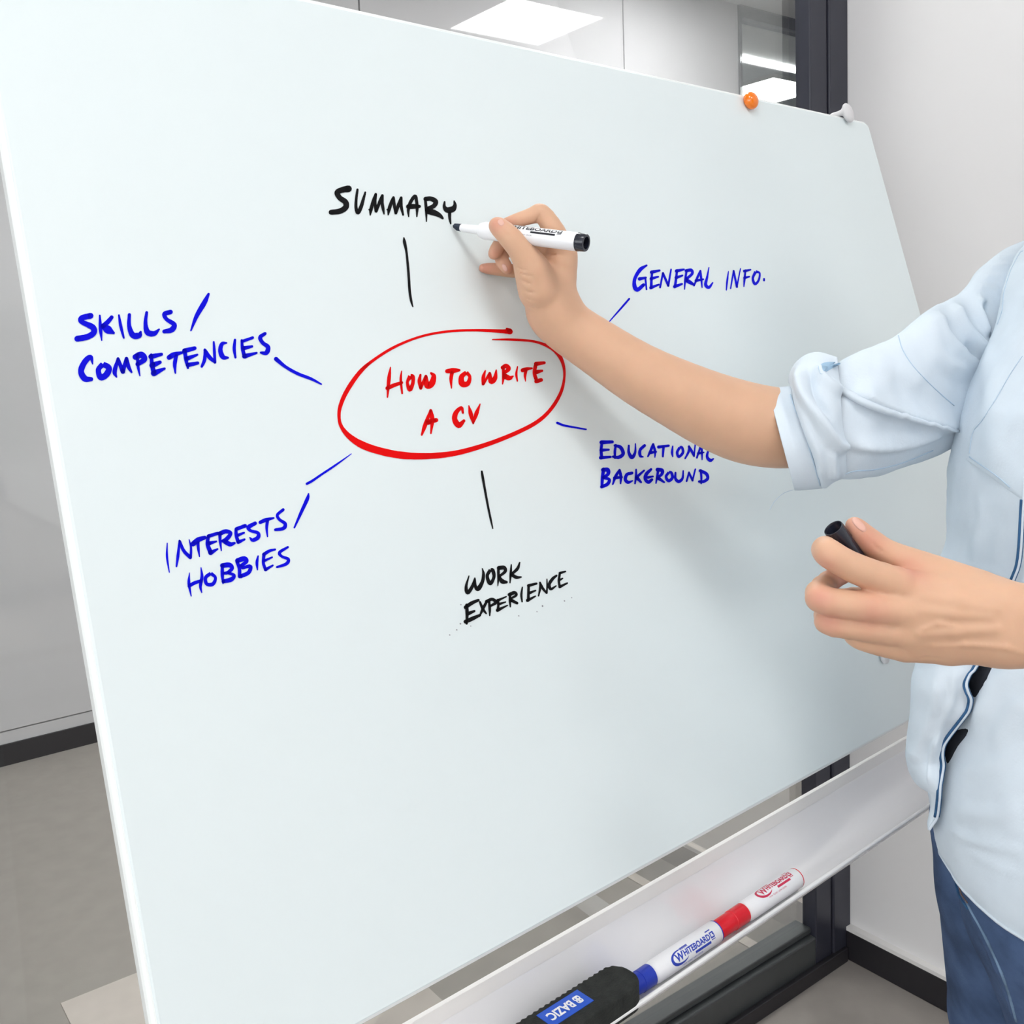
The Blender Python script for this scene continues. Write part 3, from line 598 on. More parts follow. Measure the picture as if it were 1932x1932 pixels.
def marker(name, label, org, axis, r, L, cap, cols, ref, capped, L_neck=.0):
    """org = start of the barrel, axis to its closed end"""
    t = thing(name, label, 'marker', org)
    axis = axis / np.linalg.norm(axis); ref = ref - axis * (ref @ axis); ref /= np.linalg.norm(ref)
    body = lathe('barrel', org, axis, [(0, r * .50), (.0002, r * .66), (.0012, r * .80), (.003, r * .91), (.0065, r), (L * .5, r), (L - .001, r), (L - .0003, r * .97), (L - .0003, 0)], M['pl_white'], t)
    lathe('end_ring', org, axis, [(L - .0014, r * 1.006), (L - .0002, r * 1.004), (L + .0001, r * .96)], M[cols[0]], t)
    if capped:
        o2 = org - axis * cap
        lathe('cap', o2, axis, [(0, 0), (0, r * .80), (.001, r * .86), (cap * .55, r * .88), (cap * .56, r * .93), (cap - .001, r * .95), (cap, r * .95), (cap, r * .5)], M[cols[0]], t)
    else:
        pl = lathe('end_plug', org, axis, [(L - .0005, r * .98), (L + .006, r * .95), (L + .0068, r * .90), (L + .0068, r * .66), (L + .001, r * .62), (L + .001, 0)], M[cols[0]], t)
        lathe('neck', org, axis, [(-.0205, 0), (-.0205, r * .40), (-.0195, r * .455), (-.004, r * .50), (.001, r * .52)], M['pl_white'], t)
        nb = axis; sd = np.cross(axis, ref)
        V = []; a0 = org - axis * .0205
        for tt, lo_, hi_, wd in ((0.001, -.0026, .0026, .0024), (-.0045, -.0022, .0026, .0022), (-.0078, .0005, .0026, .0018)):
            for s1, v1 in ((-1, lo_), (1, lo_), (1, hi_), (-1, hi_)): V.append(a0 + axis * tt + sd * s1 * wd + ref * v1)
        Fc = [(3, 2, 1, 0), (8, 9, 10, 11)]
        for i in (0, 4):
            for k in range(4): Fc.append((i + k, i + (k + 1) % 4, i + 4 + (k + 1) % 4, i + 4 + k))
        mesh('nib', V, Fc, M['nib'], t, smooth=False)
    ink = {'pl_black': 'print_black', 'pl_blue': 'print_blue', 'pl_red': 'print_red'}[cols[0]]
    s = r / .0098; items = []
    V, f = text_mesh('W', .0092 * s, True); x0 = .021 * L / .072; V = V * [1, 1] + [x0, -.0032 * s]; items.append((V, f)); xe = V[:, 0].max()
    V, f = text_mesh('HITEBOARD', .0070 * s, True); k = (L * .80 - xe) / (V[:, 0].max() + 1e-9); V = V * [k, 1] + [xe + .0004, -.0020 * s]; items.append((V, f)); x1 = V[:, 0].max()
    def rect(a, b, c, d, rr=0):
        if rr:
            pts = []
            for cx_, cy_, s0 in ((c - rr, d - rr, 0), (a + rr, d - rr, 90), (a + rr, b + rr, 180), (c - rr, b + rr, 270)):
                for q in range(5): an = math.radians(s0 + q * 22.5); pts.append((cx_ + rr * math.cos(an), cy_ + rr * math.sin(an)))
            return subdiv_poly(np.array(pts))
        nr = max(1, int(abs(d - b) / .0007)); yy = np.linspace(b, d, nr + 1); V_ = [(x_, y_) for y_ in yy for x_ in (a, c)]
        return np.array(V_), [(2 * q_, 2 * q_ + 1, 2 * q_ + 3, 2 * q_ + 2) for q_ in range(nr)]
    def frame_rect(a, b, c, d, w_): return [rect(a, b, c, b + w_), rect(a, d - w_, c, d), rect(a, b, a + w_, d), rect(c - w_, b, c, d)]
    # square emblem with an open centre and a slanted stroke
    e0 = x1 + .0008; sz = .0052 * s
    items += frame_rect(e0, -.0022 * s, e0 + sz, -.0022 * s + sz, .0011 * s)
    items.append((np.array([(e0 + sz * .25, -.0022 * s), (e0 + sz * .5, -.0022 * s), (e0 + sz * .95, sz * .75 - .0022 * s), (e0 + sz * .7, sz * .75 - .0022 * s)]), [(0, 1, 2, 3)]))
    items.append(rect(e0, -.0036 * s, e0 + sz, -.0029 * s))
    items.append(rect(e0 - .003, .0046 * s, e0 + sz * .7, .0056 * s))
    xm = (x0 + x1) / 2
    # outlined lozenges above and below the word
    items.append(rect(xm + .001, -.0056 * s, x1 - .0005, -.0034 * s))
    items += frame_rect(x0 + .009, .0040 * s, x0 + .019, .0059 * s, .0004 * s); items.append(rect(x0 + .0095, .0046 * s, x0 + .0185, .0054 * s))
    # crescent at the left
    pts = []; ce = x0 + .004
    for a in np.linspace(math.radians(75), math.radians(325), 30): pts.append((ce + .0012 + .0115 * s * math.cos(a), -.0006 + .0062 * s * math.sin(a)))
    inn = [(ce + .0032 + .0105 * s * math.cos(a), -.0002 + .0048 * s * math.sin(a)) for a in np.linspace(math.radians(75), math.radians(325), 30)]
    V = np.array(pts + inn); items.append((V, [(i, i + 1, 31 + i, 30 + i) for i in range(29)]))
    print_on(t, ink, org, axis, r, ref, items)
    V, f = text_mesh('NON TOXIC  LOW ODOR', .0020 * s); V = V * [1.2, 1] + [x0 + .006, -.0088 * s]
    o = print_on(t, 'print_grey' if cols[0] == 'pl_black' else ink, org, axis, r, ref, [(V, f)])
    return t
# markers lying in the tray
HM, ZM, RMK = .1965, .7495, .0098
def s_at(x, y): return ph(x, y, HM)[1]
def vdir(q):
    v = CAM - q; return v / np.linalg.norm(v)
rot = lambda v, a, k: v * math.cos(a) + np.cross(k, v) * math.sin(a) + k * (k @ v) * (1 - math.cos(a))
sb0 = s_at(1226, 1857); sb1 = s_at(1350, 1771); sr0 = s_at(1402, 1738); sr1 = s_at(1502, 1674)
q = shz(sb0, HM, ZM + .0005); ref = rot(vdir(q + B_ * .03), math.radians(6), B_)
marker('marker_pen', 'blue whiteboard marker lying in the tray between the eraser and the red marker', q, B_, RMK, sb1 - sb0, .030, ('pl_blue',), ref, True)
q = shz(sr0, HM, ZM + .0005); ref = rot(vdir(q + B_ * .03), math.radians(-40), B_)
marker('marker_pen', 'red whiteboard marker lying in the tray, farthest along', q, B_, RMK, sr1 - sr0, sr0 - sb1 - .0012, ('pl_red',), ref, True)
# marker held in the writing hand
K0 = P(905, 434.0, .911); K1 = P(1093, 456.8, .861)
NIB = P(862, 427.5, .929)
ax_ = (K1 - K0) / np.linalg.norm(K1 - K0)
r_h = 17.6 * .862 / F
ref = rot(vdir(K0), math.radians(-52), ax_)
marker('marker_pen', 'black whiteboard marker held in the writing hand, tip at the word SUMMARY', K0, K1 - K0, r_h, float(np.linalg.norm(K1 - K0)), .03, ('pl_black',), ref, False)
# black cap in the other hand
C0 = P(1572, 996, .680); C1 = P(1627, 1066, .690); cl = float(np.linalg.norm(C1 - C0))
rc = 19.5 * .68 / F
tc_ = thing('loose_cap', 'black marker cap held between thumb and forefinger', 'cap', C0)
lathe('cap_shell', C0, C1 - C0, [(.012, rc * .8), (.0015, rc * .82), (0, rc * .90), (0, rc * .97), (.0012, rc), (cl * .34, rc * .97), (cl * .345, rc * .90), (cl * .8, rc * .84), (cl * 1.1, rc * .78), (cl * 1.1, 0)], M['pl_black'], tc_)
lathe('cap_bore', C0, C1 - C0, [(.001, rc * .83), (.012, rc * .8), (.012, 0)], M['gap'], tc_)
# eraser resting in the tray
def eraser():
    q1 = ph(1160, 1811, .186)[0]; q2 = ph(1215, 1850, .222)[0]
    wv = q2 - q1; wv = wv - B_ * (wv @ B_); W = np.linalg.norm(wv); wv /= W
    nn = np.cross(B_, -wv); nn = nn if nn[2] > 0 else -nn
    L, H = .125, .024; org = q1 - B_ * L
    t = thing('eraser', 'black felt eraser with a blue label in the near end of the tray', 'eraser', org + wv * W / 2 - nn * H)
    def f(p):
        q = p - (org + B_ * L / 2 + wv * W / 2 - nn * H / 2)
        a = q @ B_; b_ = q @ wv; c_ = q @ nn; rr = .0155
        dx = np.abs(a) - (L / 2 - rr); dy = np.abs(b_) - (W / 2 - rr); dd = np.stack([np.maximum(dx, 0), np.maximum(dy, 0)], 1)
        d2 = np.linalg.norm(dd, axis=1) + np.minimum(np.maximum(dx, dy), 0) - rr
        d2 = d2 - .0007 * np.cos(a * 2 * math.pi / .0062) * np.clip(-b_ / (W / 2) * 2 - .6, 0, 1)
        dz = np.abs(c_) - H / 2
        return smax(d2, dz, .003)
    c = org + B_ * L / 2 + wv * W / 2 - nn * H / 2
    V, Fc = nets(f, c - .085, c + .085, .0011); npmesh('felt_body', V, Fc, M['felt'], t)
    # layered end: thin slits along the front side
    A = lambda a, b_, e=.0004: org + B_ * a + wv * b_ + nn * e
    la0, la1, lb0, lb1 = L - .096, L - .051, .006, .025
    lab = mesh('blue_label', [A(la0, lb1), A(la1, lb1), A(la1, lb0), A(la0, lb0)] + [A(la0, lb1, -.001), A(la1, lb1, -.001), A(la1, lb0, -.001), A(la0, lb0, -.001)],
         [(0, 1, 2, 3), (0, 4, 5, 1), (1, 5, 6, 2), (2, 6, 7, 3), (3, 7, 4, 0)], M['label'], t, smooth=False)
    V, f = text_mesh('BAZIC', .0125, True); wdt = V[:, 0].max()
    k = .0265 / wdt; u0 = la1 - .0140; bm_ = (lb0 + lb1) / 2
    V3 = [A(u0 - x * k, bm_ - .0042 + y * 1.0, .0007) for x, y in V]
    mesh('label_lettering', V3, f, M['label_text'], lab, smooth=False)
    V, f = text_mesh('B', .0125, True); V3 = []; Fc = []
    for j, sgn in ((0, 1), (1, -1)):
        b0 = len(V3)
        V3 += [A(la1 - .0085 - sgn * (x - .0005) * .5, bm_ - .0042 + y, .0007) for x, y in V]; Fc += [tuple(b0 + i for i in g) for g in f]
    mesh('label_emblem', V3, Fc, M['label_text'], lab, smooth=False)
eraser()

# ------------------------------------------------------------------ the person
person = thing('person', 'person in a pale blue shirt and jeans writing on the whiteboard with a black marker', 'person', (1.0, .38, 0))
FW = np.array([-.977, .214, 0]); LF = np.array([-.214, -.977, 0])     # facing, and the person's left
def pxr(x, y, d, r): return P(x, y, d), r * d / F
def hits(f, pts, d0=.4, steps=70):
    """many photograph points onto an implicit surface at once"""
    R_ = np.array([ray(*q_) for q_ in pts]); R_ /= np.linalg.norm(R_, axis=1)[:, None]
    t = np.full(len(R_), d0); bd = np.full(len(R_), 9.); bt = t.copy()
    for _ in range(steps):
        d = f(CAM + R_ * t[:, None]); m_ = d < bd; bd[m_] = d[m_]; bt[m_] = t[m_]
        if (bd < 1e-4).all() or (t > 1.6).all(): break
        t = t + np.where(d < 1e-4, 0, d * .85)
    q = CAM + R_ * bt[:, None]
    for _ in range(4):
        n = grad(f, q); q = q - n * f(q)[:, None]
    return q, n
def hit(f, x, y, d0=.4, lift=0.0):
    q, n = hits(f, [(x, y)], d0); return q[0] + n[0] * lift, n[0]
def groove(f, lines, r=.0007, k=.0016, depth=.0002):
    cs = []
    Q, NN = hits(f, [p_ for L in lines for p_ in L]); Q = Q - NN * depth; o_ = 0
    for L in lines:
        w = Q[o_:o_ + len(L)]; o_ += len(L)
        cs += [cone(w[i], w[i + 1], r if 0 < i else r * .3, r if i < len(w) - 2 else r * .3) for i in range(len(w) - 1)]
    return sub(f, uni(cs, .0003), k)
def ridge(f, lines, r=.0013, k=.003, depth=.0009):
    cs = [f]
    Q, NN = hits(f, [p_ for L in lines for p_ in L]); Q = Q - NN * depth; o_ = 0
    for L in lines:
        w = Q[o_:o_ + len(L)]; o_ += len(L)
        cs += [cone(w[i], w[i + 1], r if i else r * .4, r if i < len(w) - 2 else r * .4) for i in range(len(w) - 1)]
    return uni(cs, k)
def patch(name, f, c, ax, m, parent, lift=.0005, p=2.6, n=9, th=.0006):
    """small curved plate lying on the surface (finger nails): ax = two half axes in photograph pixels"""
    a, b = np.array(ax[0], float), np.array(ax[1], float); V = []; Fc = []
    rings = 6; seg = 20
    pp = [np.array(c, float)]
    for i in range(1, rings + 1):
        for k in range(seg):
            t = 2 * math.pi * k / seg; ct, st = math.cos(t), math.sin(t)
            s = i / rings / (abs(ct) ** p + abs(st) ** p) ** (1 / p)
            xy = np.array(c) + a * ct * s + b * st * s
            pp.append(xy)
    Q, NN = hits(f, pp); lf = np.full(len(pp), lift); lf[-seg:] = -th * .3; V = list(Q + NN * lf[:, None])
    for k in range(seg): Fc.append((0, 1 + k, 1 + (k + 1) % seg))
    for i in range(rings - 1):
        for k in range(seg): Fc.append((1 + i * seg + k, 1 + (i + 1) * seg + k, 1 + (i + 1) * seg + (k + 1) % seg, 1 + i * seg + (k + 1) % seg))
    return mesh(name, V, Fc, m, parent)
def schain(pts, k=.003, n=3): return chain(spline(pts, n), k)
# right arm and writing hand
r_fore = schain([(1885, 600, 1.08, 84), (1600, 775, .985, 66), (1510, 806, .955, 66), (1470, 808, .950, 71), (1412, 799, .945, 72.5), (1354, 779, .94, 68.5), (1287, 748, .935, 62), (1206, 706, .93, 55), (1124, 653, .927, 49), (1066, 613, .925, 46), (1044, 585, .922, 45)], .006)
r_palm = uni([chain([(1044, 585, .922, 44), (1041, 545, .918, 43), (1060, 500, .912, 26)]), chain([(1042, 575, .925, 40), (1044, 500, .925, 30)]),
              chain([(1040, 570, .93, 36), (1030, 505, .938, 28)]), chain([(1036, 570, .932, 30), (1016, 520, .944, 22)]),
              chain([(1062, 478, .914, 25), (1064, 520, .916, 22)]), chain([(1030, 570, .912, 34), (1018, 550, .904, 35), (1005, 512, .896, 30)])], .007)
r_thumb = schain([(1014, 545, .904, 34), (1004, 508, .894, 30), (984, 474, .886, 22.5), (962, 448, .8825, 19.5), (948, 434, .8835, 17), (937, 425, .885, 14.5)], .003)
r_index = schain([(1062, 482, .914, 25.5), (1046, 438, .903, 20), (1022, 402.5, .8985, 16), (1005, 406.5, .8985, 14), (975, 416, .8985, 12.2), (948, 426, .902, 10.5)], .0022)
r_mid = schain([(1050, 488, .925, 24), (1008, 446, .928, 16), (958, 448, .924, 14), (941, 464, .919, 12), (932, 479, .916, 11)], .002)
r_ring = schain([(1035, 497, .938, 24), (1000, 470, .944, 15), (958, 472, .936, 12.5), (946, 487, .928, 12), (956.5, 506, .924, 11.5)], .002)
r_pink = schain([(1020, 515, .945, 20), (1000, 508, .948, 14), (968, 511, .943, 12), (938, 508, .937, 11), (912, 506, .9335, 8.6)], .002)
def rhand(p):
    d = smin(r_fore(p), r_palm(p), .012)
    d = smin(d, r_thumb(p), .007)
    for g, k in ((r_index, .004), (r_mid, .0025), (r_ring, .0025), (r_pink, .0025)): d = smin(d, g(p), k)
    return d
fR = groove(rhand, [[(976, 505), (984, 509), (993, 509)], [(977, 513), (990, 519), (1004, 521)], [(981, 526), (992, 533), (1003, 536)], [(984, 545), (996, 551), (1010, 553)],
                    [(990, 562), (1003, 567), (1016, 568)], [(996, 577), (1010, 582), (1022, 582)], [(1019, 403), (1014, 412), (1010, 421)],
                    [(952, 441), (957, 446), (963, 449)], [(955, 438), (961, 443), (967, 445)], [(1025, 476), (1040, 481), (1060, 481)]], r=.0006, k=.0014)
sp = lambda x, y, d, r: (P(x, y, d), r)
TR = [sp(932, 481, .905, .012), sp(957, 508, .912, .011), sp(910, 506, .925, .016), sp(938, 422, .878, .009), sp(950, 425, .89, .012)]
TL = [sp(1612, 992, .675, .016), sp(1640, 1020, .675, .014), sp(1545, 1128, .655, .011), sp(1560, 1172, .66, .011), sp(1550, 1075, .655, .010), sp(1720, 1075, .668, .012), sp(1640, 1150, .66, .012), sp(1590, 1105, .69, .014)]
def tint(V, spots):
    t = np.zeros(len(V))
    for c, r in spots: t = np.maximum(t, np.exp(-(np.linalg.norm(V - c, axis=1) / r) ** 2))
    return t * .62
lo = np.array([.46, .44, 1.10]); hi = np.array([.86, .86, 1.47])
V1, F1 = nets(fR, lo, hi, .0013)
# left arm and hand with the cap
EL = np.array([.845, .135, 1.065])
def wc(pts, k=.004): return uni([cone(pts[i][0], pts[i + 1][0], pts[i][1], pts[i + 1][1]) for i in range(len(pts) - 1)], k)
l_fore = uni([wc([pxr(1888, 1150, .66, 47), pxr(1990, 1150, .655, 48), (EL + [0, 0, .012], .032)]), wc([pxr(1890, 1208, .66, 46), pxr(1990, 1215, .655, 50), (EL - [0, 0, .012], .034)]),
              wc([(EL, .040), (np.array([.95, .205, 1.33]), .05)])], .012)
l_palm = uni([chain([(1716, 1114, .672, 36), (1790, 1128, .668, 44), (1890, 1146, .66, 46)]), chain([(1708, 1151, .668, 35), (1890, 1172, .659, 44)]),
              chain([(1704, 1190, .672, 33), (1890, 1195, .66, 46)]), chain([(1708, 1219, .68, 30), (1790, 1212, .672, 42), (1890, 1206, .662, 47)])], .008)
l_thumb = schain([(1870, 1130, .672, 46), (1795, 1098, .680, 38), (1735, 1071, .685, 30.5), (1672, 1043, .687, 24), (1642, 1022, .687, 22), (1622, 1003, .686, 18), (1611, 991, .685, 14.5)], .003)
l_index = schain([(1716, 1112, .672, 35), (1640, 1083, .664, 28), (1600, 1066, .662, 26), (1561, 1042, .664, 25), (1560, 1034, .685, 20), (1588, 1046, .705, 17)], .0028)
l_mid = schain([(1708, 1151, .668, 34), (1620, 1143, .662, 27.5), (1546, 1129, .665, 24.5), (1563, 1098, .690, 19), (1600, 1078, .704, 16)], .003)
l_ring = schain([(1704, 1190, .672, 31), (1625, 1184, .668, 24), (1559, 1173, .671, 20.5), (1575, 1135, .700, 17), (1625, 1122, .708, 15)], .003)
l_pink = schain([(1708, 1219, .68, 28), (1655, 1212, .677, 22), (1612, 1198, .680, 18), (1615, 1165, .702, 15)], .003)
def lhand(p):
    d = smin(l_fore(p), l_palm(p), .010)
    d = smin(d, l_thumb(p), .006)
    for g in (l_index, l_mid, l_ring, l_pink): d = smin(d, g(p), .0022)
    return d
fL = ridge(lhand, [[(1740, 1150), (1800, 1158), (1870, 1163)], [(1738, 1196), (1800, 1192), (1880, 1187)], [(1750, 1128), (1810, 1136), (1880, 1148)]], r=.0018, k=.006, depth=.0014)
fL = ridge(fL, [[(1760, 1220), (1820, 1216), (1900, 1222), (1931, 1232)], [(1742, 1186), (1770, 1176), (1800, 1180)]], r=.0009, k=.003, depth=.0006)
fL = groove(fL, [[(1655, 1030), (1660, 1038), (1668, 1043)], [(1648, 1026), (1652, 1034), (1658, 1038)], [(1546, 1060), (1552, 1066), (1560, 1068)], [(1725, 1244), (1750, 1240), (1775, 1243)]], r=.0006, k=.0013)
V2, F2 = nets(fL, [.47, .06, .98], [.93, .47, 1.24], .0014)
# head and neck (outside the photograph)
NK = np.array([.985, .36, 1.42]); HC = np.array([.955, .365, 1.60])
hx = (LF, FW, UP)
l3 = lambda a, b, c: HC + LF * a + FW * b + UP * c
fh = uni([cone(NK - [0, 0, .08], l3(0, -.02, -.07), .062, .052), ell(l3(0, -.012, .03), hx, (.074, .094, .088)), ell(l3(0, .022, -.045), hx, (.056, .066, .066)), cone(l3(-.03, .06, -.085), l3(.03, .06, -.085), .018, .018)], .022)
fh = uni([fh, cone(l3(0, .088, .012), l3(0, .108, -.022), .007, .011), cone(l3(-.014, .096, -.028), l3(.014, .096, -.028), .006, .006), cone(l3(-.045, .075, .026), l3(.045, .075, .026), .009, .009),
          cone(l3(-.018, .091, -.052), l3(.018, .091, -.052), .006, .006), ell(l3(.076, -.005, -.005), hx, (.008, .018, .03)), ell(l3(-.076, -.005, -.005), hx, (.008, .018, .03))], .008)
fh = sub(fh, uni([ell(l3(s_ * .031, .098, .008), hx, (.015, .014, .009)) for s_ in (-1, 1)], .002), .006)
fh2 = uni([fh, cone(np.array([.95, .205, 1.33]), NK - [0, 0, .06], .05, .05), cone(P(1990, 640, 1.09), np.array([1.0, .4, 1.2]), .03, .06), cone(NK - [0, 0, .07], np.array([1.0, .4, 1.0]), .09, .10)], .02)
V3, F3 = nets(fh2, [.78, .12, .9], [1.2, .62, 1.76], .0055)
VV = np.vstack([V1, V2, V3]); FF = np.vstack([F1, F2 + len(V1), F3 + len(V1) + len(V2)])
tt = np.concatenate([tint(V1, TR), tint(V2, TL), np.zeros(len(V3))])
body = npmesh('body', VV, FF, M['skin'], person, tt)
patch('fingernail', fR, (945, 420), ((4.2, 5.4), (4.5, -3.5)), M['nail'], body)
patch('fingernail', fR, (952.5, 505), ((3.6, 7.5), (-4.2, 1.4)), M['nail'], body)
patch('fingernail', fL, (1621, 990), ((13, 12.5), (-5, 5.5)), M['nail'], body)
for s_ in (-1, 1):
    ec = l3(s_ * .031, .0755, .008); V, Fc = nets(ell(ec, hx, (.0125, .0125, .0105)), ec - .02, ec + .02, .002)
    npmesh('eye', V, Fc, M['clip'], body)
    V, Fc = nets(ell(ec + FW * .0085, hx, (.0052, .0045, .0052)), ec - .02, ec + .02, .0012); npmesh('iris', V, Fc, M['hair'], body)
fhair = uni([ell(l3(0, -.022, .045), hx, (.084, .100, .088)), cone(l3(0, -.07, 0), l3(0, -.085, -.14), .062, .03), cone(l3(.055, -.02, .03), l3(.062, -.04, -.09), .03, .02), cone(l3(-.055, -.02, .03), l3(-.062, -.04, -.09), .03, .02)], .02)
fhair = sub(fhair, ell(l3(0, .085, -.03), hx, (.062, .06, .09)), .01)
V, Fc = nets(fhair, HC - .2, HC + .2, .006); npmesh('hair', V, Fc, M['hair'], person)

# ---- cloth by lofting rings, with folds pressed along lines of the photograph
def dist_poly(xy, L):
    best = np.full(len(xy), 1e9); tb = np.zeros(len(xy)); sgn = np.zeros(len(xy)); tot = len(L) - 1
    for i in range(tot):
        a = np.array(L[i][:2], float); b = np.array(L[i + 1][:2], float); ba = b - a; pa_ = xy - a
        t = np.clip((pa_ @ ba) / (ba @ ba), 0, 1); q = pa_ - t[:, None] * ba; d = np.linalg.norm(q, axis=1); m_ = d < best
        best[m_] = d[m_]; tb[m_] = (i + t[m_]) / tot; sgn[m_] = np.sign(ba[0] * pa_[m_, 1] - ba[1] * pa_[m_, 0])
    return best, tb, sgn
def fold(V, N, folds, near=None):
    xy = px(V); view = CAM - V; view /= np.linalg.norm(view, axis=1)[:, None]
    face = np.clip((N * view).sum(1) * 3 + .4, 0, 1); out = V.copy()
    for L, w, amp, kind in folds:
        L = spline([q for q in L], 5); d, t, s = dist_poly(xy, L)
        tp = np.clip(np.minimum(t, 1 - t) * 6 + .15, 0, 1)
        if kind == 'r': prf = np.exp(-(d / w) ** 2)
        elif kind == 'up': prf = np.where(s < 0, np.exp(-(d / w) ** 2), np.exp(-(d / (w * .22)) ** 2))   # steep on the lower side
        else: prf = np.where(s > 0, np.exp(-(d / w) ** 2), np.exp(-(d / (w * .22)) ** 2))
        out += N * (amp * prf * tp * face)[:, None]
    return out
def cloth_noise(V, N, amp, sc, stretch=None, seed=0):
    o = np.empty(len(V))
    for i, v in enumerate(V):
        q = Vector(v) * sc
        if stretch is not None: q = Vector((v @ stretch[0] * sc * .35, v @ stretch[1] * sc, v @ stretch[2] * sc))
        o[i] = noise.noise(q + Vector((seed, 0, 0))) + .5 * noise.noise(q * 2.1 + Vector((seed, 5, 0)))
    return V + N * (o * amp)[:, None]
def ringmesh(R, closed=True):
    n, k = R.shape[:2]; i = np.arange(n - 1)[:, None]; j = np.arange(k if closed else k - 1)[None]
    a = i * k + j; b = i * k + (j + 1) % k
    return np.stack([a, b, b + k, a + k], -1).reshape(-1, 4)
def normals(V, Fc):
    e = np.cross(V[Fc[:, 2]] - V[Fc[:, 0]], V[Fc[:, 3]] - V[Fc[:, 1]]); N = np.zeros_like(V)
    for k in range(4): np.add.at(N, Fc[:, k], e)
    return N / (np.linalg.norm(N, axis=1)[:, None] + 1e-12)
def tube_rings(rows, nseg=110, per=14):
    """rows: top x, top y, bottom x, bottom y, distance, half thickness (m)"""
    q = spline(rows, per); R = []
    th_ = np.linspace(0, 2 * math.pi, nseg, endpoint=False)
    for tx, ty, bx, by, d, hd in q:
        a, b = P(tx, ty, d), P(bx, by, d); c = (a + b) / 2; u = (a - b) / 2
        w = ray((tx + bx) / 2, (ty + by) / 2); w = w / np.linalg.norm(w); w = w - u * (w @ u) / (u @ u); w /= np.linalg.norm(w)
        R.append(c + np.cos(th_)[:, None] * u - np.sin(th_)[:, None] * w * hd)
    return np.array(R)
def cloth(name, rows, m, parent, folds=(), amp=.0012, sc=28, seg=110, per=14, wall=.0012, seed=0, stretch=None):
    R = tube_rings(rows, seg, per); sh = R.shape; V = R.reshape(-1, 3); Fc = ringmesh(R); N = normals(V, Fc)
    c = V.reshape(sh).mean(1, keepdims=True).repeat(sh[1], 1).reshape(-1, 3)
    if ((V - c) * N).sum() < 0: N = -N; Fc = Fc[:, ::-1]
    V = cloth_noise(V, N, amp, sc, stretch, seed); V = fold(V, N, folds)
    inn = V - N * wall; nv = len(V); k = sh[1]; F2_ = Fc[:, ::-1] + nv; rim = []
    for row in (0, sh[0] - 1):
        for j in range(k):
            a, b = row * k + j, row * k + (j + 1) % k
            rim.append((a, b, b + nv, a + nv) if row else (b, a, a + nv, b + nv))
    return npmesh(name, np.vstack([V, inn]), np.vstack([Fc, F2_, rim]), m, parent), V, Fc
# torso of the shirt: level rings
sil = [(1985, 425, 1.06, .085, .075), (1940, 455, 1.05, .125, .085), (1908, 500, 1.03, .150, .095), (1892, 552, 1.01, .165, .105), (1880, 608, 1.0, .170, .112), (1848, 682, 1.0, .174, .118), (1814.5, 769, 1.005, .178, .122), (1798, 843, 1.01, .178, .122), (1788.5, 906, 1.015, .178, .120),
       (1785, 1005, 1.02, .176, .118), (1772, 1055, 1.02, .176, .118), (1757, 1150, 1.01, .176, .118), (1752, 1255, 1.0, .176, .118), (1752, 1400, .99, .18, .122), (1754, 1500, .985, .183, .126), (1763, 1565, .98, .185, .128), (1777, 1601, .975, .186, .13)]
q = spline(sil, 12); nseg = 200; th_ = np.linspace(0, 2 * math.pi, nseg, endpoint=False); R = []
for x, y, d, a, b in q:
    pl = P(x, y, d); v = ray(x, y)[:2]; v = v / np.linalg.norm(v); n = np.array([-v[1], v[0]])    # left normal in plan
    if (px(pl + np.array([n[0], n[1], 0]) * .05) - px(pl))[0] > 0: n = -n
    nA, nB = n @ LF[:2], n @ FW[:2]; h = math.sqrt((a * nA) ** 2 + (b * nB) ** 2)
    off = (a * a * nA * LF[:2] + b * b * nB * FW[:2]) / h; c = pl[:2] - off
    R.append(np.stack([c[0] + a * np.cos(th_) * LF[0] + b * np.sin(th_) * FW[0], c[1] + a * np.cos(th_) * LF[1] + b * np.sin(th_) * FW[1], np.full(nseg, pl[2])], 1))
R = np.array(R); TC = R.mean(1)
V = R.reshape(-1, 3); Fc = ringmesh(R); N = normals(V, Fc); c = np.repeat(TC, nseg, 0)
if ((V - c) * N).sum() < 0: N = -N; Fc = Fc[:, ::-1]
shirt_folds = [([(1932, 620), (1900, 700), (1862, 770), (1840, 800)], 14, .0016, 'r'), ([(1925, 1240), (1880, 1300), (1850, 1370)], 22, .005, 'r'), ([(1932, 1400), (1880, 1440), (1800, 1455)], 20, .004, 'up'),
               ([(1932, 1520), (1870, 1540), (1800, 1525)], 22, .004, 'r'), ([(1932, 1600), (1860, 1590), (1790, 1560)], 14, .003, 'up'), ([(1860, 640), (1880, 800), (1870, 900)], 20, .003, 'r'), ([(1932, 1320), (1900, 1360), (1880, 1420)], 16, .004, 'r'),
               ([(1855, 940), (1850, 1000), (1835, 1060)], 10, .0025, 'r'), ([(1890, 1000), (1875, 1060)], 7, .002, 'r')]
shirt_folds += [([(1905, 700), (1880, 780), (1872, 860)], 26, .002, 'r'), ([(1932, 760), (1900, 830), (1890, 880)], 18, .0018, 'r'), ([(1800, 950), (1830, 980), (1850, 1040)], 14, .0015, 'r'),
                ([(1932, 1460), (1900, 1480), (1850, 1490), (1800, 1480)], 12, .002, 'up'), ([(1932, 1560), (1890, 1580), (1830, 1575)], 10, .0018, 'r'), ([(1932, 1655), (1880, 1635), (1820, 1605)], 8, .0012, 'r'), ([(1870, 1260), (1860, 1320), (1840, 1390)], 14, .0035, 'r')]
V = cloth_noise(V, N, .0028, 17, None, 3); V = cloth_noise(V, N, .0007, 70, None, 9); V = fold(V, N, shirt_folds)
inn = V - N * .0014; nv = len(V)
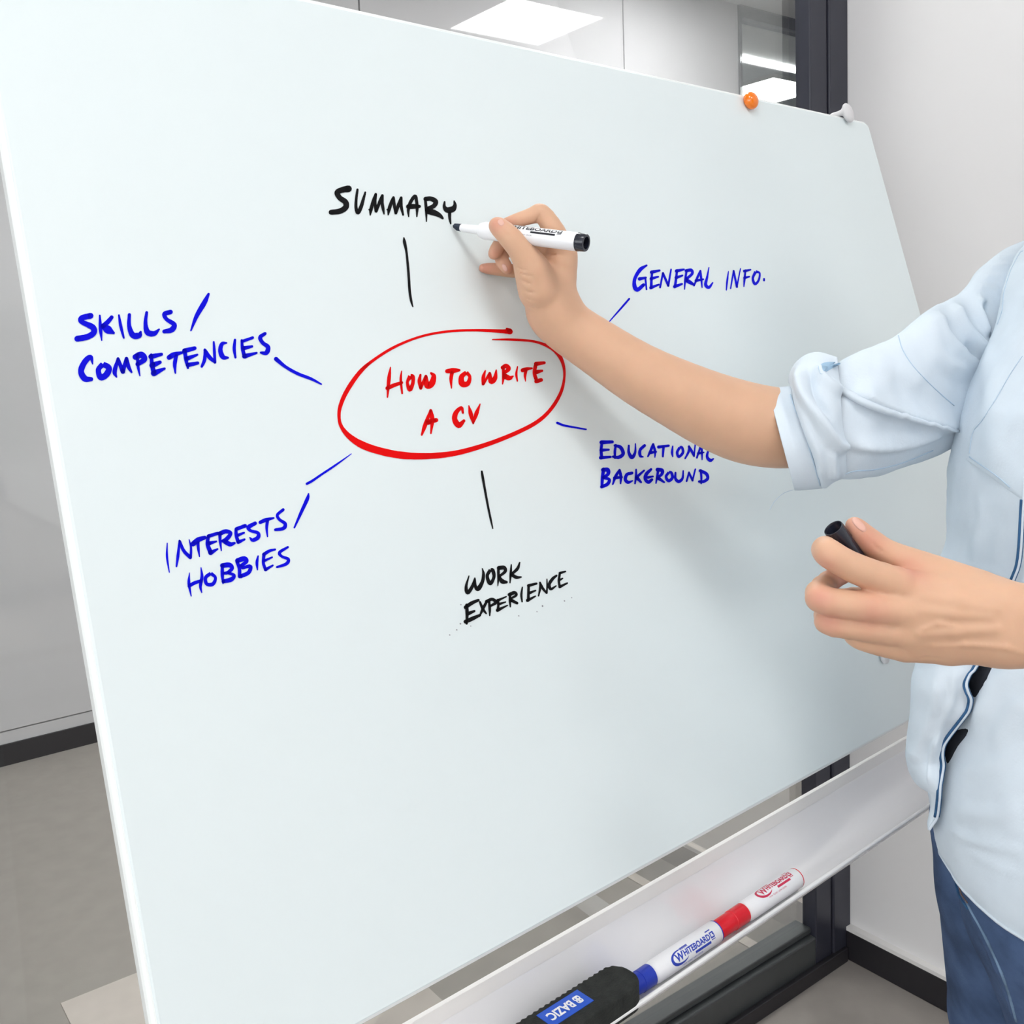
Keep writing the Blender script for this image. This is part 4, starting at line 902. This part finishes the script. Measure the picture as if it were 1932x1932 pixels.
row = sh0 = (len(q) - 1) * nseg; rim = [(row + j, row + (j + 1) % nseg, row + (j + 1) % nseg + nv, row + j + nv) for j in range(nseg)]
shirt = npmesh('shirt', np.vstack([V, inn]), np.vstack([Fc, Fc[:, ::-1] + nv, rim]), M['shirt'], person)
from mathutils.bvhtree import BVHTree
def bvh(V, Fc): return BVHTree.FromPolygons([tuple(v) for v in V], [tuple(map(int, f)) for f in Fc])
def bhit(tree, x, y, lift=0.0):
    d = ray(x, y); d = d / np.linalg.norm(d)
    loc, nn, idx, dist = tree.ray_cast(Vector(CAM), Vector(d))
    if loc is None: return None
    nn = np.array(nn); nn = nn if nn @ d < 0 else -nn
    return np.array(loc) + nn * lift
def line_on(name, tree, pts, r, m, parent, lift=.0, per=6):
    w = [bhit(tree, *p, lift=lift) for p in spline(pts, per)]; w = [p for p in w if p is not None]
    if len(w) > 2: return tube(name, w, r, m, parent, 6)
tb = bvh(V, Fc)
# hem, pocket and seams
hemr = V[(len(q) - 2) * nseg:(len(q) - 1) * nseg]
tube('hem', [p for p in hemr] + [hemr[0]], .0016, M['shirt'], shirt, 6)
Lp = spline([(1931, 663), (1905, 700), (1880, 745), (1850, 790), (1832, 812), (1824, 858), (1820, 865)], 5); Vp = []; Fp = []; nu, nv_ = len(Lp), 24
for iu, a_ in enumerate(Lp):
    e_ = np.array([1985., 700.]) * (1 - iu / (nu - 1)) + np.array([1955., 964.]) * (iu / (nu - 1))
    for iv in range(nv_):
        q_ = a_ + (e_ - a_) * iv / (nv_ - 1); w = bhit(tb, *q_, lift=.0012 if 0 < iv < nv_ - 1 and 0 < iu < nu - 1 else -.0002)
        Vp.append(w if w is not None else P(*q_, .97))
for iu in range(nu - 1):
    for iv in range(nv_ - 1): Fp.append((iu * nv_ + iv, iu * nv_ + iv + 1, (iu + 1) * nv_ + iv + 1, (iu + 1) * nv_ + iv))
pocket = npmesh('chest_pocket', Vp, Fp, M['shirt'], shirt)
tp_ = bvh(Vp, Fp)
line_on('stitch_line', tp_, [(1929, 672), (1905, 708), (1882, 748), (1854, 792), (1836, 816), (1829, 856)], .0004, M['stitch'], pocket, .0002)
line_on('stitch_line', tp_, [(1829, 862), (1852, 878), (1882, 899), (1906, 920)], .0005, M['stitch'], pocket, .0002)
line_on('armhole_seam', tb, [(1931, 473), (1924, 478), (1909, 506), (1901, 528), (1894, 554), (1891, 585), (1882, 612)], .0006, M['stitch'], shirt, .0)
# front edge of the shirt: narrow band with dark blue edges
pe = [(1934, 900), (1930, 960), (1924, 1053), (1911, 1095), (1880, 1170), (1843, 1255), (1830, 1272), (1823, 1290), (1826, 1305), (1832, 1320), (1829, 1338), (1822, 1350), (1804, 1373), (1791, 1390), (1781, 1406), (1778, 1424), (1780, 1444), (1777, 1465), (1774, 1483), (1773, 1500), (1772, 1512), (1768, 1541), (1759, 1556), (1753, 1565)]
PE = spline(pe, 4)
# right front panel below the forearm, hanging loose in front of the rest
xs_l = [(1772, 1055), (1750, 1150), (1727, 1250), (1719, 1282), (1717, 1336), (1711, 1386), (1708.6, 1421), (1711, 1440), (1716, 1459), (1728, 1479), (1742, 1490), (1753, 1496), (1756, 1510), (1754.5, 1526), (1749.5, 1551), (1750.5, 1566)]
XS = spline(xs_l, 6)
def xi(T, y): o = np.argsort(T[:, 1]); return float(np.interp(y, T[o, 1], T[o, 0]))
def bdep(x, y):
    b = bhit(tb, x, y); return float((b - CAM) @ RM[:, 2]) if b is not None else .95
_dy = np.arange(880, 1600, 20.); _dd = np.array([min(bdep(xi(PE, y) + o, y) for o in (0, 12)) for y in _dy]) - .007
_dd = np.convolve(np.pad(_dd, 2, mode='edge'), np.ones(5) / 5, 'valid')
def dfront(y): return float(np.interp(y, _dy, _dd))
ys = np.concatenate([np.linspace(1096, 1500, 90), np.linspace(1503, 1566, 34)]); Rf = []; nt_ = 60
for y in ys:
    xe, xl = xi(PE, y), xi(XS, y); d0 = dfront(y); row_ = []
    for k in range(nt_):
        t = k / (nt_ - 1)
        if t < .8: a = t / .8 * math.pi / 2; x = xe + (xl - xe) * math.sin(a); dd = d0 + .055 * (1 - math.cos(a)) * min(1, abs(xe - xl) / 60)
        else: a = (t - .8) / .2; x = xl + 8 * a * min(1, abs(xe - xl) / 40); dd = d0 + .055 * min(1, abs(xe - xl) / 60) + .03 * a
        wob = .0022 * math.sin(y * .035 + x * .02) + .0015 * math.sin(y * .08 - x * .05)
        row_.append(P(x, y, dd + wob * math.sin(min(t / .1, 1) * math.pi / 2)))
    Rf.append(row_)
Rf = np.array(Rf); Vf = Rf.reshape(-1, 3); Ff = ringmesh(Rf, False); Nf = normals(Vf, Ff)
if (Nf * (CAM - Vf)).sum() < 0: Nf = -Nf; Ff = Ff[:, ::-1]
Vf = fold(Vf, Nf, [([(1770, 1255), (1765, 1330), (1740, 1400), (1722, 1440)], 16, .005, 'r'), ([(1800, 1260), (1795, 1320), (1770, 1380), (1762, 1440)], 9, .003, 'r'), ([(1768, 1380), (1755, 1430), (1752, 1480)], 9, .004, 'up')])
panel = npmesh('front_panel', np.vstack([Vf, Vf - Nf * .0012]), np.vstack([Ff, Ff[:, ::-1] + len(Vf)]), M['shirt'], shirt)
tf = bvh(Vf, Ff)
def edge(off, r, m, y0, y1, dd, name, z0=1.0):
    w = []
    for x, y in PE:
        if y0 <= y <= y1:
            d = dfront(y)
            w.append(P(x + off, y, d - dd))
    return tube(name, w, r, m, shirt, 6)
edge(0, .0014, M['shirt'], 900, 1566, .001, 'placket_edge')
edge(-4.5, .0012, M['denim_edge'], 940, 1545, .0006, 'placket_seam')
edge(3.0, .0009, M['denim_edge'], 940, 1545, -.0004, 'placket_seam')
# blue underside of the placket showing in two waves and dark patches painting the shade in the opening
def blob(name, pts, d, m, off=0):
    b = spline(pts + [pts[0]], 5); c = b.mean(0); V_ = [P(*c, d + .004)]; F_ = []
    n_ = len(b) - 1
    for s in (.5, 1.0):
        for k in range(n_): V_.append(P(*(c + (b[k] - c) * s), d + (.004 if s < 1 else 0)))
    for k in range(n_): F_.append((0, 1 + k, 1 + (k + 1) % n_)); 
    for k in range(n_): F_.append((1 + k, 1 + n_ + k, 1 + n_ + (k + 1) % n_, 1 + (k + 1) % n_))
    o = mesh(name, V_, F_, m, shirt); return o
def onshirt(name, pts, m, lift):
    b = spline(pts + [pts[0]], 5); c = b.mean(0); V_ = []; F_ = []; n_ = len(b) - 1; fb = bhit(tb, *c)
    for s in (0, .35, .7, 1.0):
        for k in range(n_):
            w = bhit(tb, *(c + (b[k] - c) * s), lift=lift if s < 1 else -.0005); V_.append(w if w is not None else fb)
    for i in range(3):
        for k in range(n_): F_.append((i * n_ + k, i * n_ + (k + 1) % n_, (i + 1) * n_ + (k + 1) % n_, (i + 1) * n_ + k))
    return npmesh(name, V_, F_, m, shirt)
onshirt('painted_gap_shade', [(1842, 1250), (1872, 1250), (1866, 1275), (1852, 1300), (1838, 1318), (1829, 1302), (1826, 1288)], M['gap_shade'], .0015)
onshirt('painted_gap_shade', [(1806, 1373), (1828, 1372), (1826, 1385), (1806, 1412), (1787, 1446), (1781, 1430), (1780, 1410), (1790, 1392)], M['gap_shade'], .0008)
# right sleeve
sl_rows = [(1536, 712, 1566, 902, .955, .047), (1590, 680, 1616, 903, .962, .052), (1640, 656, 1655, 898, .975, .056), (1693, 632, 1700, 883, .995, .058), (1742, 595, 1750, 867, 1.015, .060), (1767, 576, 1790, 850, 1.03, .060), (1791, 566, 1825, 835, 1.045, .060), (1818, 547, 1860, 825, 1.06, .06), (1840, 516, 1890, 820, 1.07, .06), (1868, 490, 1930, 810, 1.08, .06), (1897, 468, 1970, 800, 1.085, .058), (1936, 452, 2010, 780, 1.09, .05)]
sl_folds = [([(1600, 742), (1650, 766), (1707, 786), (1760, 800), (1815, 812)], 26, .011, 'up'), ([(1600, 842), (1660, 848), (1720, 838), (1790, 812)], 22, .008, 'up'),
            ([(1767, 590), (1768, 625), (1790, 655), (1830, 680), (1862, 690)], 16, .012, 'r'), ([(1798, 575), (1812, 615), (1845, 650), (1870, 665)], 13, .011, 'r'), ([(1745, 600), (1752, 640), (1775, 680), (1830, 712)], 12, .008, 'r'),
            ([(1848, 560), (1850, 600), (1862, 635)], 10, .009, 'r'), ([(1812, 655), (1838, 672), (1855, 690)], 9, -.012, 'r'), ([(1850, 575), (1862, 600), (1870, 625)], 7, -.008, 'r'),
            ([(1845, 540), (1868, 545), (1888, 548)], 5, .0025, 'r'), ([(1855, 524), (1880, 522), (1897, 524)], 4, .0025, 'r'), ([(1865, 506), (1890, 502), (1905, 502)], 4, .0025, 'r'), ([(1880, 488), (1905, 484), (1920, 482)], 4, .002, 'r'),
            ([(1580, 770), (1640, 735), (1690, 720)], 20, .003, 'r'), ([(1640, 690), (1700, 700), (1740, 730)], 20, .003, 'r')]
slv, Vs, Fs = cloth('sleeve', sl_rows, M['shirt'], shirt, sl_folds, .0018, 24, per=16, seed=2)
ts = bvh(Vs, Fs)
line_on('sleeve_seam', ts, [(1695, 633), (1703, 660), (1722, 690), (1752, 722), (1780, 748), (1800, 765)], .0005, M['stitch'], slv, .0002)
line_on('sleeve_seam', ts, [(1577, 900), (1600, 892), (1618, 888), (1650, 886), (1700, 874), (1760, 850)], .0007, M['stitch'], slv, .0001)
# rolled band above the cuff: flares open at its upper end
bd_rows = [(1490, 722, 1551, 918, .948, .053), (1491, 706, 1557, 919, .945, .055), (1500, 688, 1563, 916, .944, .058), (1518, 672, 1572, 910, .945, .061), (1541, 665, 1583, 905, .949, .062), (1562, 667, 1592, 903, .953, .061), (1580, 673, 1598, 900, .957, .057)]
bd_folds = [([(1512, 690), (1516, 735), (1545, 790), (1575, 835), (1600, 845)], 11, .010, 'r'), ([(1544, 690), (1545, 706), (1560, 722), (1590, 742)], 9, .007, 'r'), ([(1500, 745), (1520, 800), (1545, 860), (1552, 905)], 9, .003, 'r'), ([(1530, 700), (1535, 740), (1565, 790)], 9, -.006, 'r'), ([(1568, 848), (1570, 880), (1572, 905)], 8, .005, 'r')]
bnd, Vb, Fb = cloth('rolled_band', bd_rows, M['shirt'], shirt, bd_folds, .0015, 30, per=12, wall=.002, seed=5)
# flap of the roll crossing the sleeve towards the body
fl_rows = [(1541, 705), (1548, 716), (1580, 735), (1619, 752), (1660, 768), (1707, 784), (1760, 799), (1806, 812)]
w = []
for x, y in spline(fl_rows, 6):
    b = bhit(ts, x, y, .002); w.append(b if b is not None else P(x, y, .93))
tube('fold_edge', w, list(np.interp(np.linspace(0, 1, len(w)), [0, .5, 1], [.0042, .0038, .0015])), M['shirt'], bnd, 10)
w = []
for x, y in spline([(1521, 740), (1540, 775), (1558, 801), (1580, 825), (1610, 842), (1650, 850)], 6):
    b = bhit(bvh(np.vstack([Vb, Vs]), np.vstack([Fb, Fs + len(Vb)])) if x < 0 else ts, x, y, .004); w.append(b if b is not None else P(x, y, .9))
tbb = bvh(Vb, Fb); wv_ = []
op = spline([(1544, 690), (1556, 684), (1572, 683), (1586, 686), (1572, 694), (1560, 701), (1549, 706), (1545, 698), (1544, 690)], 4); oc = op.mean(0); Vo = []; Fo = []; no = len(op) - 1
for s in (.02, .5, 1.0):
    for k_ in range(no):
        w = bhit(tbb, *(oc + (op[k_] - oc) * s), lift=.0012 if s < 1 else .0002); Vo.append(w if w is not None else P(*op[k_], .9))
for i in range(2):
    for k_ in range(no): Fo.append((i * no + k_, i * no + (k_ + 1) % no, (i + 1) * no + (k_ + 1) % no, (i + 1) * no + k_))
npmesh('roll_opening', Vo, Fo, M['shirt_in'], bnd)
# cuff
cf_rows = [(1449, 733, 1499, 925, .947, .0475), (1460, 732, 1510, 925, .947, .048), (1478, 730, 1530, 923, .947, .0485), (1500, 727, 1552, 920, .948, .049), (1520, 722, 1565, 912, .950, .044)]
cuff, Vc, Fc2 = cloth('cuff', cf_rows, M['shirt'], shirt, [([(1468, 740), (1485, 800), (1505, 870)], 8, .0012, 'r')], .0008, 30, per=8, wall=.0018, seed=7)
tc2 = bvh(Vc, Fc2)
line_on('cuff_stitch', tc2, [(1491, 745), (1501, 775), (1513, 800), (1524, 835), (1534, 870), (1547, 915)], .0007, M['stitch'], cuff, .0004)
for a in ((1508, 778), (1512, 790)): line_on('buttonhole', tc2, [a, (a[0] + 3, a[1] + 1), (a[0] + 5, a[1] + 1)], .0004, M['denim_edge'], cuff, .0006)
tube('loose_thread', spline([P(1497, 924, .94), P(1478, 931, .935), P(1462, 945, .93), P(1452, 962, .93)], 6), .00022, M['stitch'], cuff, 5)
# left sleeve, collar (outside the photograph)
SLp = np.array([.95, .20, 1.33])
fs = uni([cone(SLp, EL + (SLp - EL) * .22, .068, .062), cone(EL + (SLp - EL) * .24, EL + (SLp - EL) * .10, .066, .064)], .01); fs = sub(fs, cone(EL + (SLp - EL) * .3, EL - (SLp - EL) * .2, .052, .056), .004)
V_, F_ = nets(fs, [.72, .02, 1.0], [1.1, .34, 1.45], .005); npmesh('sleeve', V_, F_, M['shirt'], shirt)
fy = uni([cone(np.array([.955, .215, 1.350]), NK - [0, 0, .05], .072, .080), cone(NK - [0, 0, .05], P(2060, 545, 1.03), .080, .062), cone(NK - [.0, 0, .06], np.array([1.0, .36, 1.26]), .085, .10), cone(NK + FW * .035 + LF * .035 - [0, 0, .09], NK + FW * .045 + LF * .045 - [0, 0, .17], .062, .072)], .03)
fy = sub(fy, cone(NK - [0, 0, .05], NK + [0, 0, .1], .060, .064), .006)
V_, F_ = nets(fy, [.80, .10, 1.1], [1.2, .56, 1.5], .005); npmesh('yoke', V_, F_, M['shirt'], shirt)
nc = NK + np.array([0, 0, -.002])
tube('collar', [nc + LF * .066 * math.cos(a) + FW * (.062 * math.sin(a)) + UP * (.012 - .018 * math.sin(a)) for a in np.linspace(math.radians(110), math.radians(430), 30)], .012, M['shirt'], shirt, 10)
# jeans
RA = np.array([1.03, .47, .085]); LA = np.array([.94, .25, .085])
fj = uni([wc([pxr(1915, 1560, 1.03, 150), pxr(1930, 1680, 1.03, 150), pxr(1944, 1932, 1.09, 140), (np.array([1.03, .47, .45]), .062), (RA, .055)], .01)], .01)
fj2 = wc([pxr(2005, 1600, .91, 175), pxr(2010, 1715, .905, 178), pxr(2092, 1932, .93, 172), (np.array([.945, .27, .45]), .062), (LA, .055)], .01)
fpel = ell(np.array([1.0, .39, .86]), (LF, FW, UP), (.15, .10, .12))
fjj = uni([fj, fj2], .004); fjj = uni([fjj, fpel], .02)
fjj = ridge(fjj, [[(1831, 1722), (1862, 1775), (1885, 1828), (1903, 1880), (1917, 1930)]], r=.003, k=.008, depth=.001)
V_, F_ = nets(fjj, [.78, .12, .09], [1.2, .60, .97], .0042)
jeans = npmesh('jeans', V_, F_, M['jeans'], person)
def jl(name, pts, r, m, lift=.0):
    Q, NN = hits(fjj, [tuple(a_) for a_ in spline(pts, 5)]); w = list(Q + NN * lift); return tube(name, w, r, m, jeans, 6)
jl('pocket_edge', [(1790, 1612), (1796, 1635), (1802, 1660), (1808, 1685), (1816, 1700), (1826, 1714)], .0013, M['denim_edge'])
jl('pocket_stitching', [(1797, 1622), (1803, 1646), (1809, 1668), (1815, 1688), (1826, 1704)], .0005, mat('jeans_thread', (.22, .11, .06)), .0004)
jl('worn_fold', [(1822, 1700), (1831, 1718), (1850, 1752), (1865, 1782), (1885, 1826), (1903, 1875), (1917, 1928)], .0016, M['jeans_light'], -.0007)
for A_, sd in ((RA, 0), (LA, 1)):
    t0 = A_ + FW * .12; t0[2] = .035; h0 = A_ - FW * .03; h0[2] = .04
    fsh = uni([cone(h0, t0, .038, .034), cone(h0 + [0, 0, .01], A_ + [0, 0, .02], .038, .045)], .02)
    V_, F_ = nets(lambda p: smax(fsh(p), .002 - p[:, 2], .002), A_ - [.2, .2, .09], A_ + [.2, .2, .12], .005); npmesh('shoe', V_, F_, M['shoe'], person)
